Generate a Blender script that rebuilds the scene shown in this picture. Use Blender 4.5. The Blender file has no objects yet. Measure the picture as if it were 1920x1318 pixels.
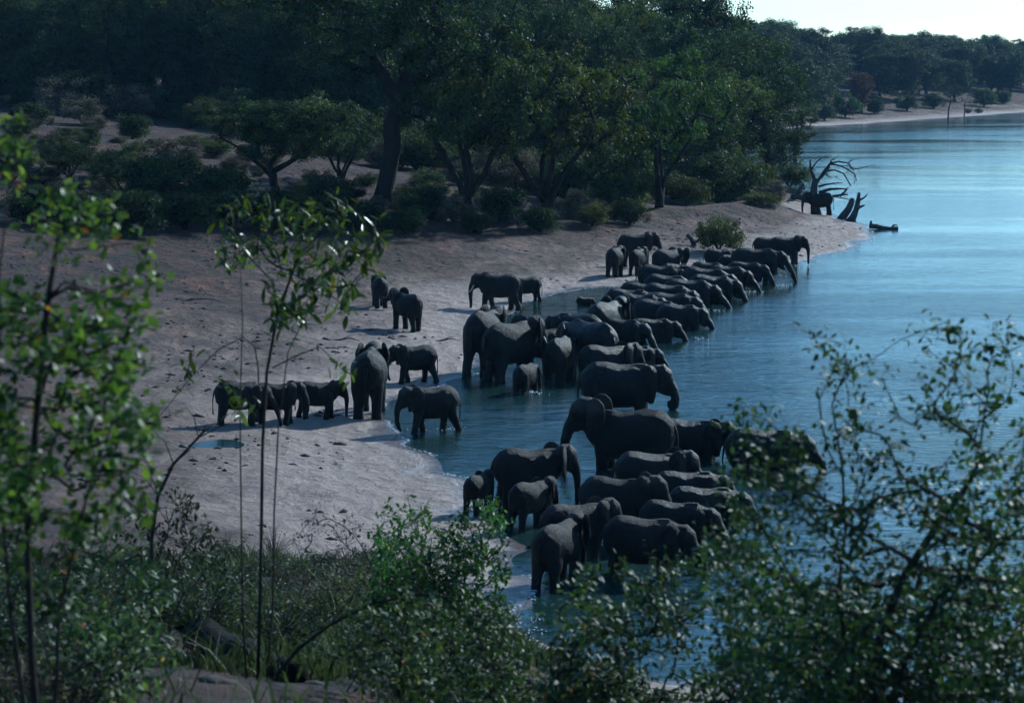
import bpy, math, random
import numpy as np
from mathutils import Vector, Matrix

R = math.radians
scn = bpy.context.scene
COL = scn.collection

# ------------------------------------------------------------------ camera
CAM_Z = 13.4
PITCH = 7.5
FPX = 80.0 / 36.0 * 1920.0
cam_d = bpy.data.cameras.new('camera')
cam_d.lens = 80; cam_d.sensor_width = 36; cam_d.clip_start = 0.1; cam_d.clip_end = 6000
cam_d.dof.use_dof = True; cam_d.dof.focus_distance = 95; cam_d.dof.aperture_fstop = 4.0
cam = bpy.data.objects.new('camera', cam_d); COL.objects.link(cam)
cam.location = (0, 0, CAM_Z); cam.rotation_euler = (R(90 - PITCH), 0, 0)
scn.camera = cam

# ------------------------------------------------------------------ sky, sun, exposure
SUN_AZ, SUN_EL = 41.0, 30.0          # clockwise from straight ahead, above the horizon
world = bpy.data.worlds.new('World'); scn.world = world; world.use_nodes = True
wn = world.node_tree.nodes; wl = world.node_tree.links
sky = wn.new('ShaderNodeTexSky'); sky.sky_type = 'NISHITA'; sky.sun_disc = False
sky.sun_elevation = R(SUN_EL); sky.sun_rotation = R(SUN_AZ)
sky.altitude = 900; sky.air_density = 1.0; sky.dust_density = 0.5; sky.ozone_density = 3.5
wl.new(sky.outputs[0], wn['Background'].inputs[0]); wn['Background'].inputs[1].default_value = 0.135
sun_d = bpy.data.lights.new('sun', 'SUN'); sun_d.energy = 5.0; sun_d.angle = R(0.53); sun_d.color = (1, .84, .76)
sun = bpy.data.objects.new('sun', sun_d); COL.objects.link(sun)
sv = Vector((math.sin(R(SUN_AZ)) * math.cos(R(SUN_EL)), math.cos(R(SUN_AZ)) * math.cos(R(SUN_EL)), math.sin(R(SUN_EL))))
sun.rotation_euler = sv.to_track_quat('Z', 'Y').to_euler()
sun.location = (60, 60, 80)
vs = scn.view_settings
vs.view_transform = 'Standard'; vs.look = 'None'; vs.exposure = 0.15; vs.gamma = 1; vs.use_white_balance = True; vs.white_balance_temperature = 5000; vs.white_balance_tint = -12; vs.use_curve_mapping = False
cy = scn.cycles
cy.use_denoising = True; cy.use_adaptive_sampling = True; cy.adaptive_threshold = .035; cy.max_bounces = 4; cy.diffuse_bounces = 2; cy.glossy_bounces = 3
cy.transmission_bounces = 3; cy.transparent_max_bounces = 4; cy.volume_bounces = 0
cy.sample_clamp_indirect = 4; cy.caustics_reflective = False; cy.caustics_refractive = False

# ------------------------------------------------------------------ picking helpers (pixel of the 1920 px photograph -> place)
FW = np.array([0, math.cos(R(PITCH)), -math.sin(R(PITCH))])
UP = np.array([0, math.sin(R(PITCH)), math.cos(R(PITCH))])
CAMP = np.array([0, 0, CAM_Z])
def ray(u, v):
    return FW + np.array([1, 0, 0]) * ((u - 960) / FPX) - UP * ((v - 659) / FPX)
def z0(u, v, z=0.0):
    r = ray(u, v); t = (z - CAM_Z) / r[2]
    return CAMP + r * t
def at(u, v, d):
    r = ray(u, v)
    return CAMP + r * (d / r[1])

# ------------------------------------------------------------------ terrain function
shore = [(3000, 20), (900, 30), (200, 36), (80, 40), (30, 42), (15, 44.3), (7, 46.5)]
for u, v in [(1030, 1215), (985, 1180), (975, 1130), (1000, 1090), (985, 1030), (960, 985), (900, 915), (840, 872), (790, 845),
             (745, 822), (728, 800), (728, 780), (745, 752), (790, 730), (840, 714), (885, 703), (915, 672), (925, 630),
             (945, 598), (985, 575), (1040, 553), (1100, 543), (1180, 537), (1300, 520), (1400, 505), (1480, 497),
             (1520, 489), (1560, 478), (1600, 468), (1606, 458), (1640, 447), (1648, 433), (1620, 421), (1590, 412), (1562, 402)]:
    p = z0(u, v); shore.append((p[0], p[1]))
shore += [(27, 200), (26, 229), (30, 300), (44, 385), (52, 408)]
for u, v in [(1600, 235), (1700, 228), (1800, 221), (1920, 212)]:
    p = z0(u, v); shore.append((p[0], p[1]))
shore += [(200, 640), (400, 850), (900, 1300), (3000, 2600)]
POLY = np.array(shore + [(3000, 4000), (-4000, 4000), (-4000, -800), (3000, -800)], float)
SEG_A = np.array(shore[:-1], float); SEG_B = np.array(shore[1:], float)

def vnoise(x, y, s, seed=0):
    x = np.asarray(x, float) / s; y = np.asarray(y, float) / s
    xi = np.floor(x).astype(np.int64); yi = np.floor(y).astype(np.int64)
    fx = x - xi; fy = y - yi
    fx = fx * fx * (3 - 2 * fx); fy = fy * fy * (3 - 2 * fy)
    def h(a, b):
        n = (a * 374761393 + b * 668265263 + seed * 362437) & 0x7fffffff
        n = ((n ^ (n >> 13)) * 1274126177) & 0x7fffffff
        return ((n ^ (n >> 16)) & 0xffff) / 65535.0 * 2 - 1
    return (h(xi, yi) * (1 - fx) + h(xi + 1, yi) * fx) * (1 - fy) + (h(xi, yi + 1) * (1 - fx) + h(xi + 1, yi + 1) * fx) * fy

def shore_dist(x, y):
    x = np.asarray(x, float).ravel(); y = np.asarray(y, float).ravel()
    best = np.full(x.shape, 1e18)
    for (ax, ay), (bx, by) in zip(SEG_A, SEG_B):
        dx, dy = bx - ax, by - ay
        t = np.clip(((x - ax) * dx + (y - ay) * dy) / (dx * dx + dy * dy), 0, 1)
        best = np.minimum(best, (x - ax - t * dx) ** 2 + (y - ay - t * dy) ** 2)
    inside = np.zeros(x.shape, bool)
    n = len(POLY); j = n - 1
    for i in range(n):
        xi, yi = POLY[i]; xj, yj = POLY[j]
        if yi != yj:
            c = ((yi > y) != (yj > y)) & (x < (xj - xi) * (y - yi) / (yj - yi) + xi)
            inside ^= c
        j = i
    return np.where(inside, 1, -1) * np.sqrt(best)

def height(x, y):
    x = np.asarray(x, float).ravel(); y = np.asarray(y, float).ravel()
    sd = shore_dist(x, y)
    sdw = sd + 0.25 * vnoise(x, y, 1.6, 3) * 2 * np.clip(1 - np.abs(sd) / 12, 0, 1)
    g = np.interp(sdw, [-400, -60, -25, -10, -3, 0, 2, 6, 12, 20, 30, 40, 65, 110, 180, 300, 4000],
                  [-6, -4, -1.6, -0.95, -.35, 0, .11, .33, .75, 1.6, 3.0, 4.3, 7.1, 10.7, 14, 16.5, 16.5])
    d = np.hypot(x, y); az = np.degrees(np.arctan2(x, np.maximum(y, 0.01)))
    s = np.interp(az, [-90, -15, -3, 2, 6, 15, 90], [.19, .19, .2, .246, .262, .268, .27])
    bank = 11.8 - s * np.where(y > 0, d, np.abs(x) * np.clip(1 + y / 60, 0, 1)) - np.where(y < 0, 0.0, 0.0)
    bank = np.maximum(bank, -4)
    bank = bank + vnoise(x, y, 3.0, 11) * 0.16 * np.clip((d - 6) / 10, 0, 1) + vnoise(x, y, .9, 12) * 0.05
    k = 0.7                                            # smooth maximum of bank and beach
    hh = np.clip(0.5 + 0.5 * (bank - g) / k, 0, 1)
    z = g * (1 - hh) + bank * hh + k * hh * (1 - hh) * 0.5
    land = np.clip(sd / 6, 0, 1)
    z = z + land * (vnoise(x, y, 14, 5) * .35 * np.clip(sd / 40, 0, 1) + vnoise(x, y, 5, 6) * .14 + vnoise(x, y, 1.4, 7) * .035)
    tramp = np.clip(sd / 3, 0, 1) * np.clip(.6 + .6 * vnoise(x, y, 6, 41), .15, 1.2)
    z = z + tramp * (vnoise(x, y, 1.1, 42) * .08 + vnoise(x, y, .72, 8) * .06)
    for mu, mv, mz, r, a in MOUNDS:
        z = z + a * np.exp(-((x - mu) ** 2 + (y - mv) ** 2) / (r * r)) * np.clip(sd / 2.5, 0, 1)
    return z
MOUNDS = []
for u, v, r, a in [(1425, 392, 3.2, 1.1), (1385, 402, 3.5, .9), (1320, 412, 4, .6), (1000, 1150, 2.0, -.15)]:
    p = z0(u, v, .8); MOUNDS.append((p[0], p[1], 0, r, a))
MOUNDS.append((23.0, 205.0, 0, 4.0, 1.0))
PUD = z0(385, 832, .45); MOUNDS.append((PUD[0], PUD[1], 0, .95, -.16))

def ground(u, v, dmin=8.0):
    """first place where the line of sight through a pixel meets the land or the water"""
    r = ray(u, v); r = r / r[1]
    ds = np.concatenate([np.arange(dmin, 60, .25), np.arange(60, 260, .5), np.arange(260, 900, 2.0)])
    P = CAMP[None] + r[None] * ds[:, None]
    h = np.maximum(height(P[:, 0], P[:, 1]), 0.0)
    k = np.argmax(P[:, 2] <= h)
    if P[k, 2] > h[k]: k = len(ds) - 1
    p = P[k].copy(); p[2] = h[k]
    return p
def hz(x, y): return float(height([x], [y])[0])

# ------------------------------------------------------------------ object helpers
def link(name, data, parent=None):
    o = bpy.data.objects.new(name, data); COL.objects.link(o)
    if parent: o.parent = parent
    return o
def tag(o, label=None, cat=None, group=None, kind=None):
    if label: o['label'] = label
    if cat: o['category'] = cat
    if group: o['group'] = group
    if kind: o['kind'] = kind
    return o
def smooth(me):
    me.polygons.foreach_set('use_smooth', np.ones(len(me.polygons), bool)); return me
def np_mesh(name, V, F, mat, sm=False):
    """V (n,3), F (m,k) all faces with k corners"""
    V = np.asarray(V, np.float32); F = np.asarray(F, np.int32)
    me = bpy.data.meshes.new(name)
    me.vertices.add(len(V)); me.vertices.foreach_set('co', V.ravel())
    m, k = F.shape
    me.loops.add(m * k); me.loops.foreach_set('vertex_index', F.ravel())
    me.polygons.add(m); me.polygons.foreach_set('loop_start', np.arange(m, dtype=np.int32) * k)
    me.polygons.foreach_set('loop_total', np.full(m, k, np.int32))
    if sm: me.polygons.foreach_set('use_smooth', np.ones(m, bool))
    me.update(calc_edges=True)
    if mat: me.materials.append(mat)
    return me
class MB:
    def __init__(self): self.v = []; self.f = []
    def tube(self, pts, rad, n=6, sq=None, cap=True, jit=0, rng=None):
        """rad: list of r or (rw, rh)"""
        pts = [Vector(p) for p in pts]; base = len(self.v); m = len(pts)
        prev = None
        for i, p in enumerate(pts):
            t = (pts[min(i + 1, m - 1)] - pts[max(i - 1, 0)])
            if t.length < 1e-9: t = Vector((0, 0, 1))
            t.normalize()
            if prev is None:
                ref = Vector((0, 1, 0)) if abs(t.y) < .9 else Vector((1, 0, 0))
            else: ref = prev
            a = (ref - t * ref.dot(t))
            if a.length < 1e-6: a = t.orthogonal()
            a.normalize(); prev = a; b = t.cross(a)
            r = rad[i]; rw, rh = (r if isinstance(r, (tuple, list)) else (r, r))
            for k in range(n):
                an = 2 * math.pi * k / n
                jj = 1 + (rng.uniform(-jit, jit) if rng else 0)
                self.v.append(p + a * (math.cos(an) * rw * jj) + b * (math.sin(an) * rh * jj))
        for i in range(m - 1):
            for k in range(n):
                k2 = (k + 1) % n
                self.f.append((base + i * n + k, base + i * n + k2, base + (i + 1) * n + k2, base + (i + 1) * n + k))
        if cap:
            self.f.append(tuple(base + k for k in reversed(range(n))))
            self.f.append(tuple(base + (m - 1) * n + k for k in range(n)))
    def mesh(self, name, mat, sm=True):
        me = bpy.data.meshes.new(name)
        me.from_pydata([tuple(v) for v in self.v], [], self.f)
        if mat: me.materials.append(mat)
        if sm: smooth(me)
        me.update()
        return me

# ------------------------------------------------------------------ materials
def mat(name):
    m = bpy.data.materials.new(name); m.use_nodes = True
    nt = m.node_tree; return m, nt, nt.nodes, nt.links, nt.nodes['Principled BSDF']
def noise(n, l, scale, detail=4, rough=.55, vec=None, dist=0):
    t = n.new('ShaderNodeTexNoise'); t.inputs['Scale'].default_value = scale; t.inputs['Detail'].default_value = detail
    t.inputs['Roughness'].default_value = rough; t.inputs['Distortion'].default_value = dist
    if vec is not None: l.new(vec, t.inputs['Vector'])
    return t
def ramp(n, l, fac, stops):
    r = n.new('ShaderNodeValToRGB'); e = r.color_ramp.elements
    while len(e) < len(stops): e.new(.5)
    for i, (p, c) in enumerate(stops):
        e[i].position = p; e[i].color = (*c, 1) if len(c) == 3 else c
    l.new(fac, r.inputs[0]); return r
def mix(n, l, fac, a, b, typ='MIX'):
    x = n.new('ShaderNodeMix'); x.data_type = 'RGBA'; x.blend_type = typ
    for s, val in ((0, fac), (6, a), (7, b)):
        if hasattr(val, 'node'): l.new(val, x.inputs[s])
        elif s == 0: x.inputs[0].default_value = val
        else: x.inputs[s].default_value = (*val, 1)
    return x.outputs[2]
def math_(n, l, op, a, b=None, c=None, clamp=False):
    x = n.new('ShaderNodeMath'); x.operation = op; x.use_clamp = clamp
    for i, v in enumerate((a, b, c)):
        if v is None: continue
        if hasattr(v, 'node'): l.new(v, x.inputs[i])
        else: x.inputs[i].default_value = v
    return x.outputs[0]
def maprange(n, l, v, a, b, c=0, d=1):
    x = n.new('ShaderNodeMapRange'); l.new(v, x.inputs[0])
    for i, q in enumerate((a, b, c, d)): x.inputs[i + 1].default_value = q
    return x.outputs[0]
def bump(n, l, h, strength, dist, normal=None):
    b = n.new('ShaderNodeBump'); b.inputs['Strength'].default_value = strength; b.inputs['Distance'].default_value = dist
    l.new(h, b.inputs['Height'])
    if normal is not None: l.new(normal, b.inputs['Normal'])
    return b.outputs[0]

def ground_mat():
    m, nt, n, l, b = mat('river_sand_and_soil')
    geo = n.new('ShaderNodeNewGeometry'); pos = geo.outputs['Position']
    sep = n.new('ShaderNodeSeparateXYZ'); l.new(pos, sep.inputs[0])
    mp = n.new('ShaderNodeMapping'); mp.inputs['Scale'].default_value = (1, .55, 1); l.new(pos, mp.inputs[0])
    big = noise(n, l, .09, 5, .6, mp.outputs[0]); mid = noise(n, l, .5, 6, .65, mp.outputs[0], .6)
    fine = noise(n, l, 2.6, 8, .7, pos); litter = noise(n, l, 6.0, 6, .75, pos, 1.0)
    sand = ramp(n, l, mid.outputs[0], [(.34, (.12, .082, .068)), (.48, (.30, .22, .183)), (.64, (.50, .372, .312))]).outputs[0]
    red = ramp(n, l, fine.outputs[0], [(.3, (.08, .043, .032)), (.7, (.21, .118, .09))]).outputs[0]
    redf = ramp(n, l, big.outputs[0], [(.47, (0, 0, 0)), (.62, (.85, .85, .85))]).outputs[0]
    c = mix(n, l, redf, sand, red)
    # higher ground: brown soil and litter; its low reach paints in beach tree shade
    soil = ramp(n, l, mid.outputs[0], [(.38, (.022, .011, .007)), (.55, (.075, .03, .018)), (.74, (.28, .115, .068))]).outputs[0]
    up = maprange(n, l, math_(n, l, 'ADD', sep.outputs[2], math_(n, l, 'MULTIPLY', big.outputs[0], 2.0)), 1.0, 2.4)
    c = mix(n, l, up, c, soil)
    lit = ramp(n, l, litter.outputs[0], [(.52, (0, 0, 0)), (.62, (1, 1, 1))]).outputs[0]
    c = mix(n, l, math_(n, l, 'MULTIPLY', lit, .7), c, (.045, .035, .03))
    track = n.new('ShaderNodeTexVoronoi'); track.inputs['Scale'].default_value = 1.5; l.new(mp.outputs[0], track.inputs['Vector'])
    # pale washed strip and wet margin along the water
    pale = math_(n, l, 'MULTIPLY', maprange(n, l, sep.outputs[2], .03, .10), maprange(n, l, sep.outputs[2], .5, .2))
    c = mix(n, l, math_(n, l, 'MULTIPLY', pale, .85), c, (.62, .5, .44))
    wet = maprange(n, l, math_(n, l, 'ADD', sep.outputs[2], math_(n, l, 'MULTIPLY', fine.outputs[0], .08)), .13, .05)
    c = mix(n, l, math_(n, l, 'MULTIPLY', wet, .75), c, (.10, .088, .085))
    l.new(c, b.inputs['Base Color'])
    l.new(maprange(n, l, wet, 0, 1, .92, .14), b.inputs['Roughness'])
    h = math_(n, l, 'ADD', math_(n, l, 'MULTIPLY', mid.outputs[0], .6), math_(n, l, 'MULTIPLY', fine.outputs[0], .55))
    h = math_(n, l, 'ADD', h, math_(n, l, 'MULTIPLY', track.outputs[0], .35))
    dry = maprange(n, l, wet, 0, 1, 1, .12)
    bm = n.new('ShaderNodeBump'); bm.inputs['Distance'].default_value = 2.4; l.new(h, bm.inputs['Height'])
    l.new(math_(n, l, 'MULTIPLY', dry, 1.0), bm.inputs['Strength'])
    l.new(bm.outputs[0], b.inputs['Normal'])
    return m

def water_mat():
    m, nt, n, l, b = mat('river_water')
    geo = n.new('ShaderNodeNewGeometry'); pos = geo.outputs['Position']
    mp = n.new('ShaderNodeMapping'); mp.inputs['Rotation'].default_value = (0, 0, R(-14)); mp.inputs['Scale'].default_value = (.6, 1, 1); l.new(pos, mp.inputs[0])
    a = noise(n, l, 3.2, 5, .6, mp.outputs[0], .5); c = noise(n, l, .8, 3, .5, mp.outputs[0], .3)
    mp2 = n.new('ShaderNodeMapping'); mp2.inputs['Rotation'].default_value = (0, 0, R(-6)); mp2.inputs['Scale'].default_value = (.022, .075, 1); l.new(pos, mp2.inputs[0])
    wind = noise(n, l, 1.0, 3, .5, mp2.outputs[0], .2)
    wf = ramp(n, l, wind.outputs[0], [(.42, (.12, .12, .12)), (.58, (1, 1, 1))]).outputs[0]
    h = math_(n, l, 'ADD', math_(n, l, 'MULTIPLY', a.outputs[0], .5), math_(n, l, 'MULTIPLY', c.outputs[0], .9))
    sp = n.new('ShaderNodeSeparateXYZ'); l.new(pos, sp.inputs[0])
    h = math_(n, l, 'MULTIPLY', h, math_(n, l, 'MULTIPLY', maprange(n, l, wf, 0, 1, .4, 1.0), maprange(n, l, sp.outputs[1], 95, 180, 1, .22)))
    b.inputs['Base Color'].default_value = (.014, .032, .03, 1)
    l.new(maprange(n, l, wf, 0, 1, .05, .13), b.inputs['Roughness'])
    b.inputs['IOR'].default_value = 1.333
    l.new(bump(n, l, h, .9, .14), b.inputs['Normal'])
    return m

def leaf_mat(name, dark, light, odd=None, trans=.35, rough=.6, tint=.25, spec=.15):
    m, nt, n, l, b = mat(name)
    geo = n.new('ShaderNodeNewGeometry'); oi = n.new('ShaderNodeObjectInfo')
    v = math_(n, l, 'FRACT', math_(n, l, 'ADD', geo.outputs['Random Per Island'], math_(n, l, 'MULTIPLY', oi.outputs['Random'], 7.31)))
    st = [(0, dark), (.8, light)]
    if odd: st = [(0, dark), (.985, light), (.99, odd[0]), (1, odd[-1])]
    c = ramp(n, l, v, st).outputs[0]
    hs = n.new('ShaderNodeHueSaturation'); l.new(c, hs.inputs['Color'])
    l.new(maprange(n, l, oi.outputs['Random'], 0, 1, .5 - .02, .5 + .015), hs.inputs['Hue'])
    l.new(maprange(n, l, math_(n, l, 'FRACT', math_(n, l, 'MULTIPLY', oi.outputs['Random'], 13.7)), 0, 1, 1 - tint, 1 + tint), hs.inputs['Value'])
    tc = n.new('ShaderNodeTexCoord'); cn = noise(n, l, 1.1, 2, .5, tc.outputs['Object'])
    c = mix(n, l, 1.0, hs.outputs[0], ramp(n, l, cn.outputs[0], [(.36, (.5, .5, .5)), (.64, (1.7, 1.7, 1.55))]).outputs[0], 'MULTIPLY')
    l.new(c, b.inputs['Base Color']); b.inputs['Roughness'].default_value = rough; b.inputs['Specular IOR Level'].default_value = spec
    tr = n.new('ShaderNodeBsdfTranslucent')
    l.new(mix(n, l, 1.0, c, (1.25, 1.3, .55), 'MULTIPLY'), tr.inputs[0])
    mx = n.new('ShaderNodeMixShader'); mx.inputs[0].default_value = trans
    l.new(b.outputs[0], mx.inputs[1]); l.new(tr.outputs[0], mx.inputs[2]); l.new(mx.outputs[0], n['Material Output'].inputs[0])
    return m

def bark_mat(name, a, bcol, scale=6):
    m, nt, n, l, b = mat(name)
    tc = n.new('ShaderNodeTexCoord')
    mp = n.new('ShaderNodeMapping'); mp.inputs['Scale'].default_value = (1, 1, .25); l.new(tc.outputs['Object'], mp.inputs[0])
    t = noise(n, l, scale, 6, .7, mp.outputs[0], .5)
    l.new(ramp(n, l, t.outputs[0], [(.3, a), (.7, bcol)]).outputs[0], b.inputs['Base Color'])
    b.inputs['Roughness'].default_value = .9; b.inputs['Specular IOR Level'].default_value = .1
    l.new(bump(n, l, t.outputs[0], 1.0, .12), b.inputs['Normal'])
    return m

def skin_mat(name, a, bcol, rough, back_rim):
    m, nt, n, l, b = mat(name)
    tc = n.new('ShaderNodeTexCoord'); oi = n.new('ShaderNodeObjectInfo')
    ad = n.new('ShaderNodeVectorMath'); ad.operation = 'ADD'; l.new(tc.outputs['Object'], ad.inputs[0])
    cm = n.new('ShaderNodeCombineXYZ'); l.new(math_(n, l, 'MULTIPLY', oi.outputs['Random'], 40), cm.inputs[0]); l.new(cm.outputs[0], ad.inputs[1])
    t = noise(n, l, 3.2, 5, .6, ad.outputs[0]); w = noise(n, l, 15, 6, .7, ad.outputs[0], 1.2)
    c = ramp(n, l, t.outputs[0], [(.3, a), (.68, bcol)]).outputs[0]
    sx = n.new('ShaderNodeSeparateXYZ'); l.new(tc.outputs['Object'], sx.inputs[0])
    dz = math_(n, l, 'ADD', sx.outputs[2], math_(n, l, 'MULTIPLY', math_(n, l, 'SUBTRACT', t.outputs[0], .5), .35))
    c = mix(n, l, math_(n, l, 'MULTIPLY', maprange(n, l, dz, .9, 1.02), back_rim), c, (.16, .135, .115))  # paler back tops put the rim light into the skin colour
    hs = n.new('ShaderNodeHueSaturation'); l.new(c, hs.inputs['Color'])
    l.new(maprange(n, l, oi.outputs['Random'], 0, 1, .75, 1.25), hs.inputs['Value'])
    l.new(hs.outputs[0], b.inputs['Base Color']); b.inputs['Roughness'].default_value = rough; b.inputs['Specular IOR Level'].default_value = .16 if rough > .5 else .2
    l.new(bump(n, l, w.outputs[0], .9, .07), b.inputs['Normal'])
    return m

def plain(name, col, rough=.6):
    m, nt, n, l, b = mat(name)
    tc = n.new('ShaderNodeTexCoord'); t = noise(n, l, 8, 4, .6, tc.outputs['Object'])
    l.new(ramp(n, l, t.outputs[0], [(.3, tuple(x * .75 for x in col)), (.7, col)]).outputs[0], b.inputs['Base Color'])
    b.inputs['Roughness'].default_value = rough
    return m

M = {}
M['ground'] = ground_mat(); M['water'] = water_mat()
M['leaf_dark'] = leaf_mat('dark_riverine_leaves', (.012, .024, .012), (.036, .055, .022), trans=.38)
M['leaf_olive'] = leaf_mat('olive_leaves', (.022, .034, .012), (.065, .078, .026), trans=.42)
M['leaf_green'] = leaf_mat('green_leaves', (.016, .036, .014), (.042, .075, .025), trans=.4)
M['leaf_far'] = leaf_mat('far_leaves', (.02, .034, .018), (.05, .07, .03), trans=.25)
M['leaf_red'] = leaf_mat('red_leaves', (.045, .024, .017), (.085, .04, .026), trans=.3)
M['leaf_dry'] = leaf_mat('dry_brush', (.06, .05, .042), (.15, .125, .10), trans=.15, rough=.8)
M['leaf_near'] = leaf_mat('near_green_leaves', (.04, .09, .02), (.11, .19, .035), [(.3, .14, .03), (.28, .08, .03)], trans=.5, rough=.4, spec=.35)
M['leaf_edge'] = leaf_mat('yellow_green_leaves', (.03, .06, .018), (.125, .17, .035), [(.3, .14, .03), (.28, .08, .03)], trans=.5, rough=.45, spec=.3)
M['leaf_bush'] = leaf_mat('bush_leaves', (.022, .052, .018), (.06, .105, .03), [(.2, .14, .04)], trans=.42, rough=.5, spec=.25)
M['leaf_gloss'] = leaf_mat('glossy_sapling_leaves', (.03, .05, .015), (.075, .1, .025), [(.14, .14, .03)], trans=.42, rough=.3, spec=.35)
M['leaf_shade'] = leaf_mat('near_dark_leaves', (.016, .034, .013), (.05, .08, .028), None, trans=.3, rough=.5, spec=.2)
M['leaf_weed'] = leaf_mat('weed_leaves', (.03, .055, .025), (.075, .1, .045), [(.25, .2, .05), (.25, .1, .05)], trans=.35, rough=.55, spec=.25)
M['grass'] = leaf_mat('bank_grass', (.02, .034, .018), (.075, .085, .05), [(.22, .19, .13)], trans=.3, rough=.6)
M['bark'] = bark_mat('dark_bark', (.014, .011, .010), (.042, .034, .03))
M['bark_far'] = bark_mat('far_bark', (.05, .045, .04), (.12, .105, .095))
M['bark_near'] = bark_mat('twig_bark', (.03, .025, .022), (.10, .085, .075), 30)
M['deadwood'] = bark_mat('grey_deadwood', (.035, .032, .032), (.11, .1, .095))
M['log'] = bark_mat('weathered_log', (.008, .0075, .0075), (.032, .029, .028), 9)
M['skin'] = skin_mat('rim_painted_elephant_skin', (.008, .0076, .0076), (.018, .0165, .016), .6, .22)
M['skin_wet'] = skin_mat('wet_elephant_skin', (.0045, .0045, .0045), (.011, .0105, .0105), .46, .05)
M['ivory'] = plain('ivory', (.62, .56, .44), .4)
M['foam_glint'] = plain('foam_and_glint', (.75, .78, .8), .5)
M['clod'] = plain('dark_clods', (.07, .05, .04), .95)
M['stone'] = plain('stone', (.06, .05, .045), .9)

# ------------------------------------------------------------------ ground and water
def axis(lo, fine0, fine1, hi, step, growth=1.12):
    a = list(np.arange(fine0, fine1 + step / 2, step))
    s = step; x = fine1
    while x < hi: s *= growth; x += s; a.append(x)
    s = step; x = fine0
    while x > lo: s *= growth; x -= s; a.insert(0, x)
    return np.array(a)
gx = axis(-1400, -36, 32, 1500, .4, 1.08)
gy = axis(-200, 12, 168, 1700, .4, 1.05)
GX, GY = np.meshgrid(gx, gy)
GZ = height(GX, GY).reshape(GX.shape)
nx_, ny_ = len(gx), len(gy)
V = np.stack([GX, GY, GZ], -1).reshape(-1, 3)
idx = np.arange(nx_ * ny_).reshape(ny_, nx_)
F = np.stack([idx[:-1, :-1], idx[:-1, 1:], idx[1:, 1:], idx[1:, :-1]], -1).reshape(-1, 4)
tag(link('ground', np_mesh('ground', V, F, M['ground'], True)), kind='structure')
wx = np.array([-60, 3200.]); wy = np.array([20, 4200.])
tag(link('river_water', np_mesh('river_water', [(-60, 20, 0), (1500, 20, 0), (1500, 1700, 0), (-60, 1700, 0)], [(0, 1, 2, 3)], M['water'])), kind='structure')

# ------------------------------------------------------------------ elephants
def remesh(mb, voxel, iters=5):
    me = mb.mesh('raw', None); o = link('raw', me)
    rm = o.modifiers.new('r', 'REMESH'); rm.mode = 'VOXEL'; rm.voxel_size = voxel
    smo = o.modifiers.new('s', 'SMOOTH'); smo.factor = .5; smo.iterations = iters
    dg = bpy.context.evaluated_depsgraph_get(); ev = o.evaluated_get(dg).to_mesh()
    n = len(ev.vertices); co = np.empty(n * 3, np.float32); ev.vertices.foreach_get('co', co)
    faces = [tuple(p.vertices) for p in ev.polygons]
    o.evaluated_get(dg).to_mesh_clear()
    bpy.data.objects.remove(o); bpy.data.meshes.remove(me)
    return co.reshape(-1, 3), faces

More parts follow.
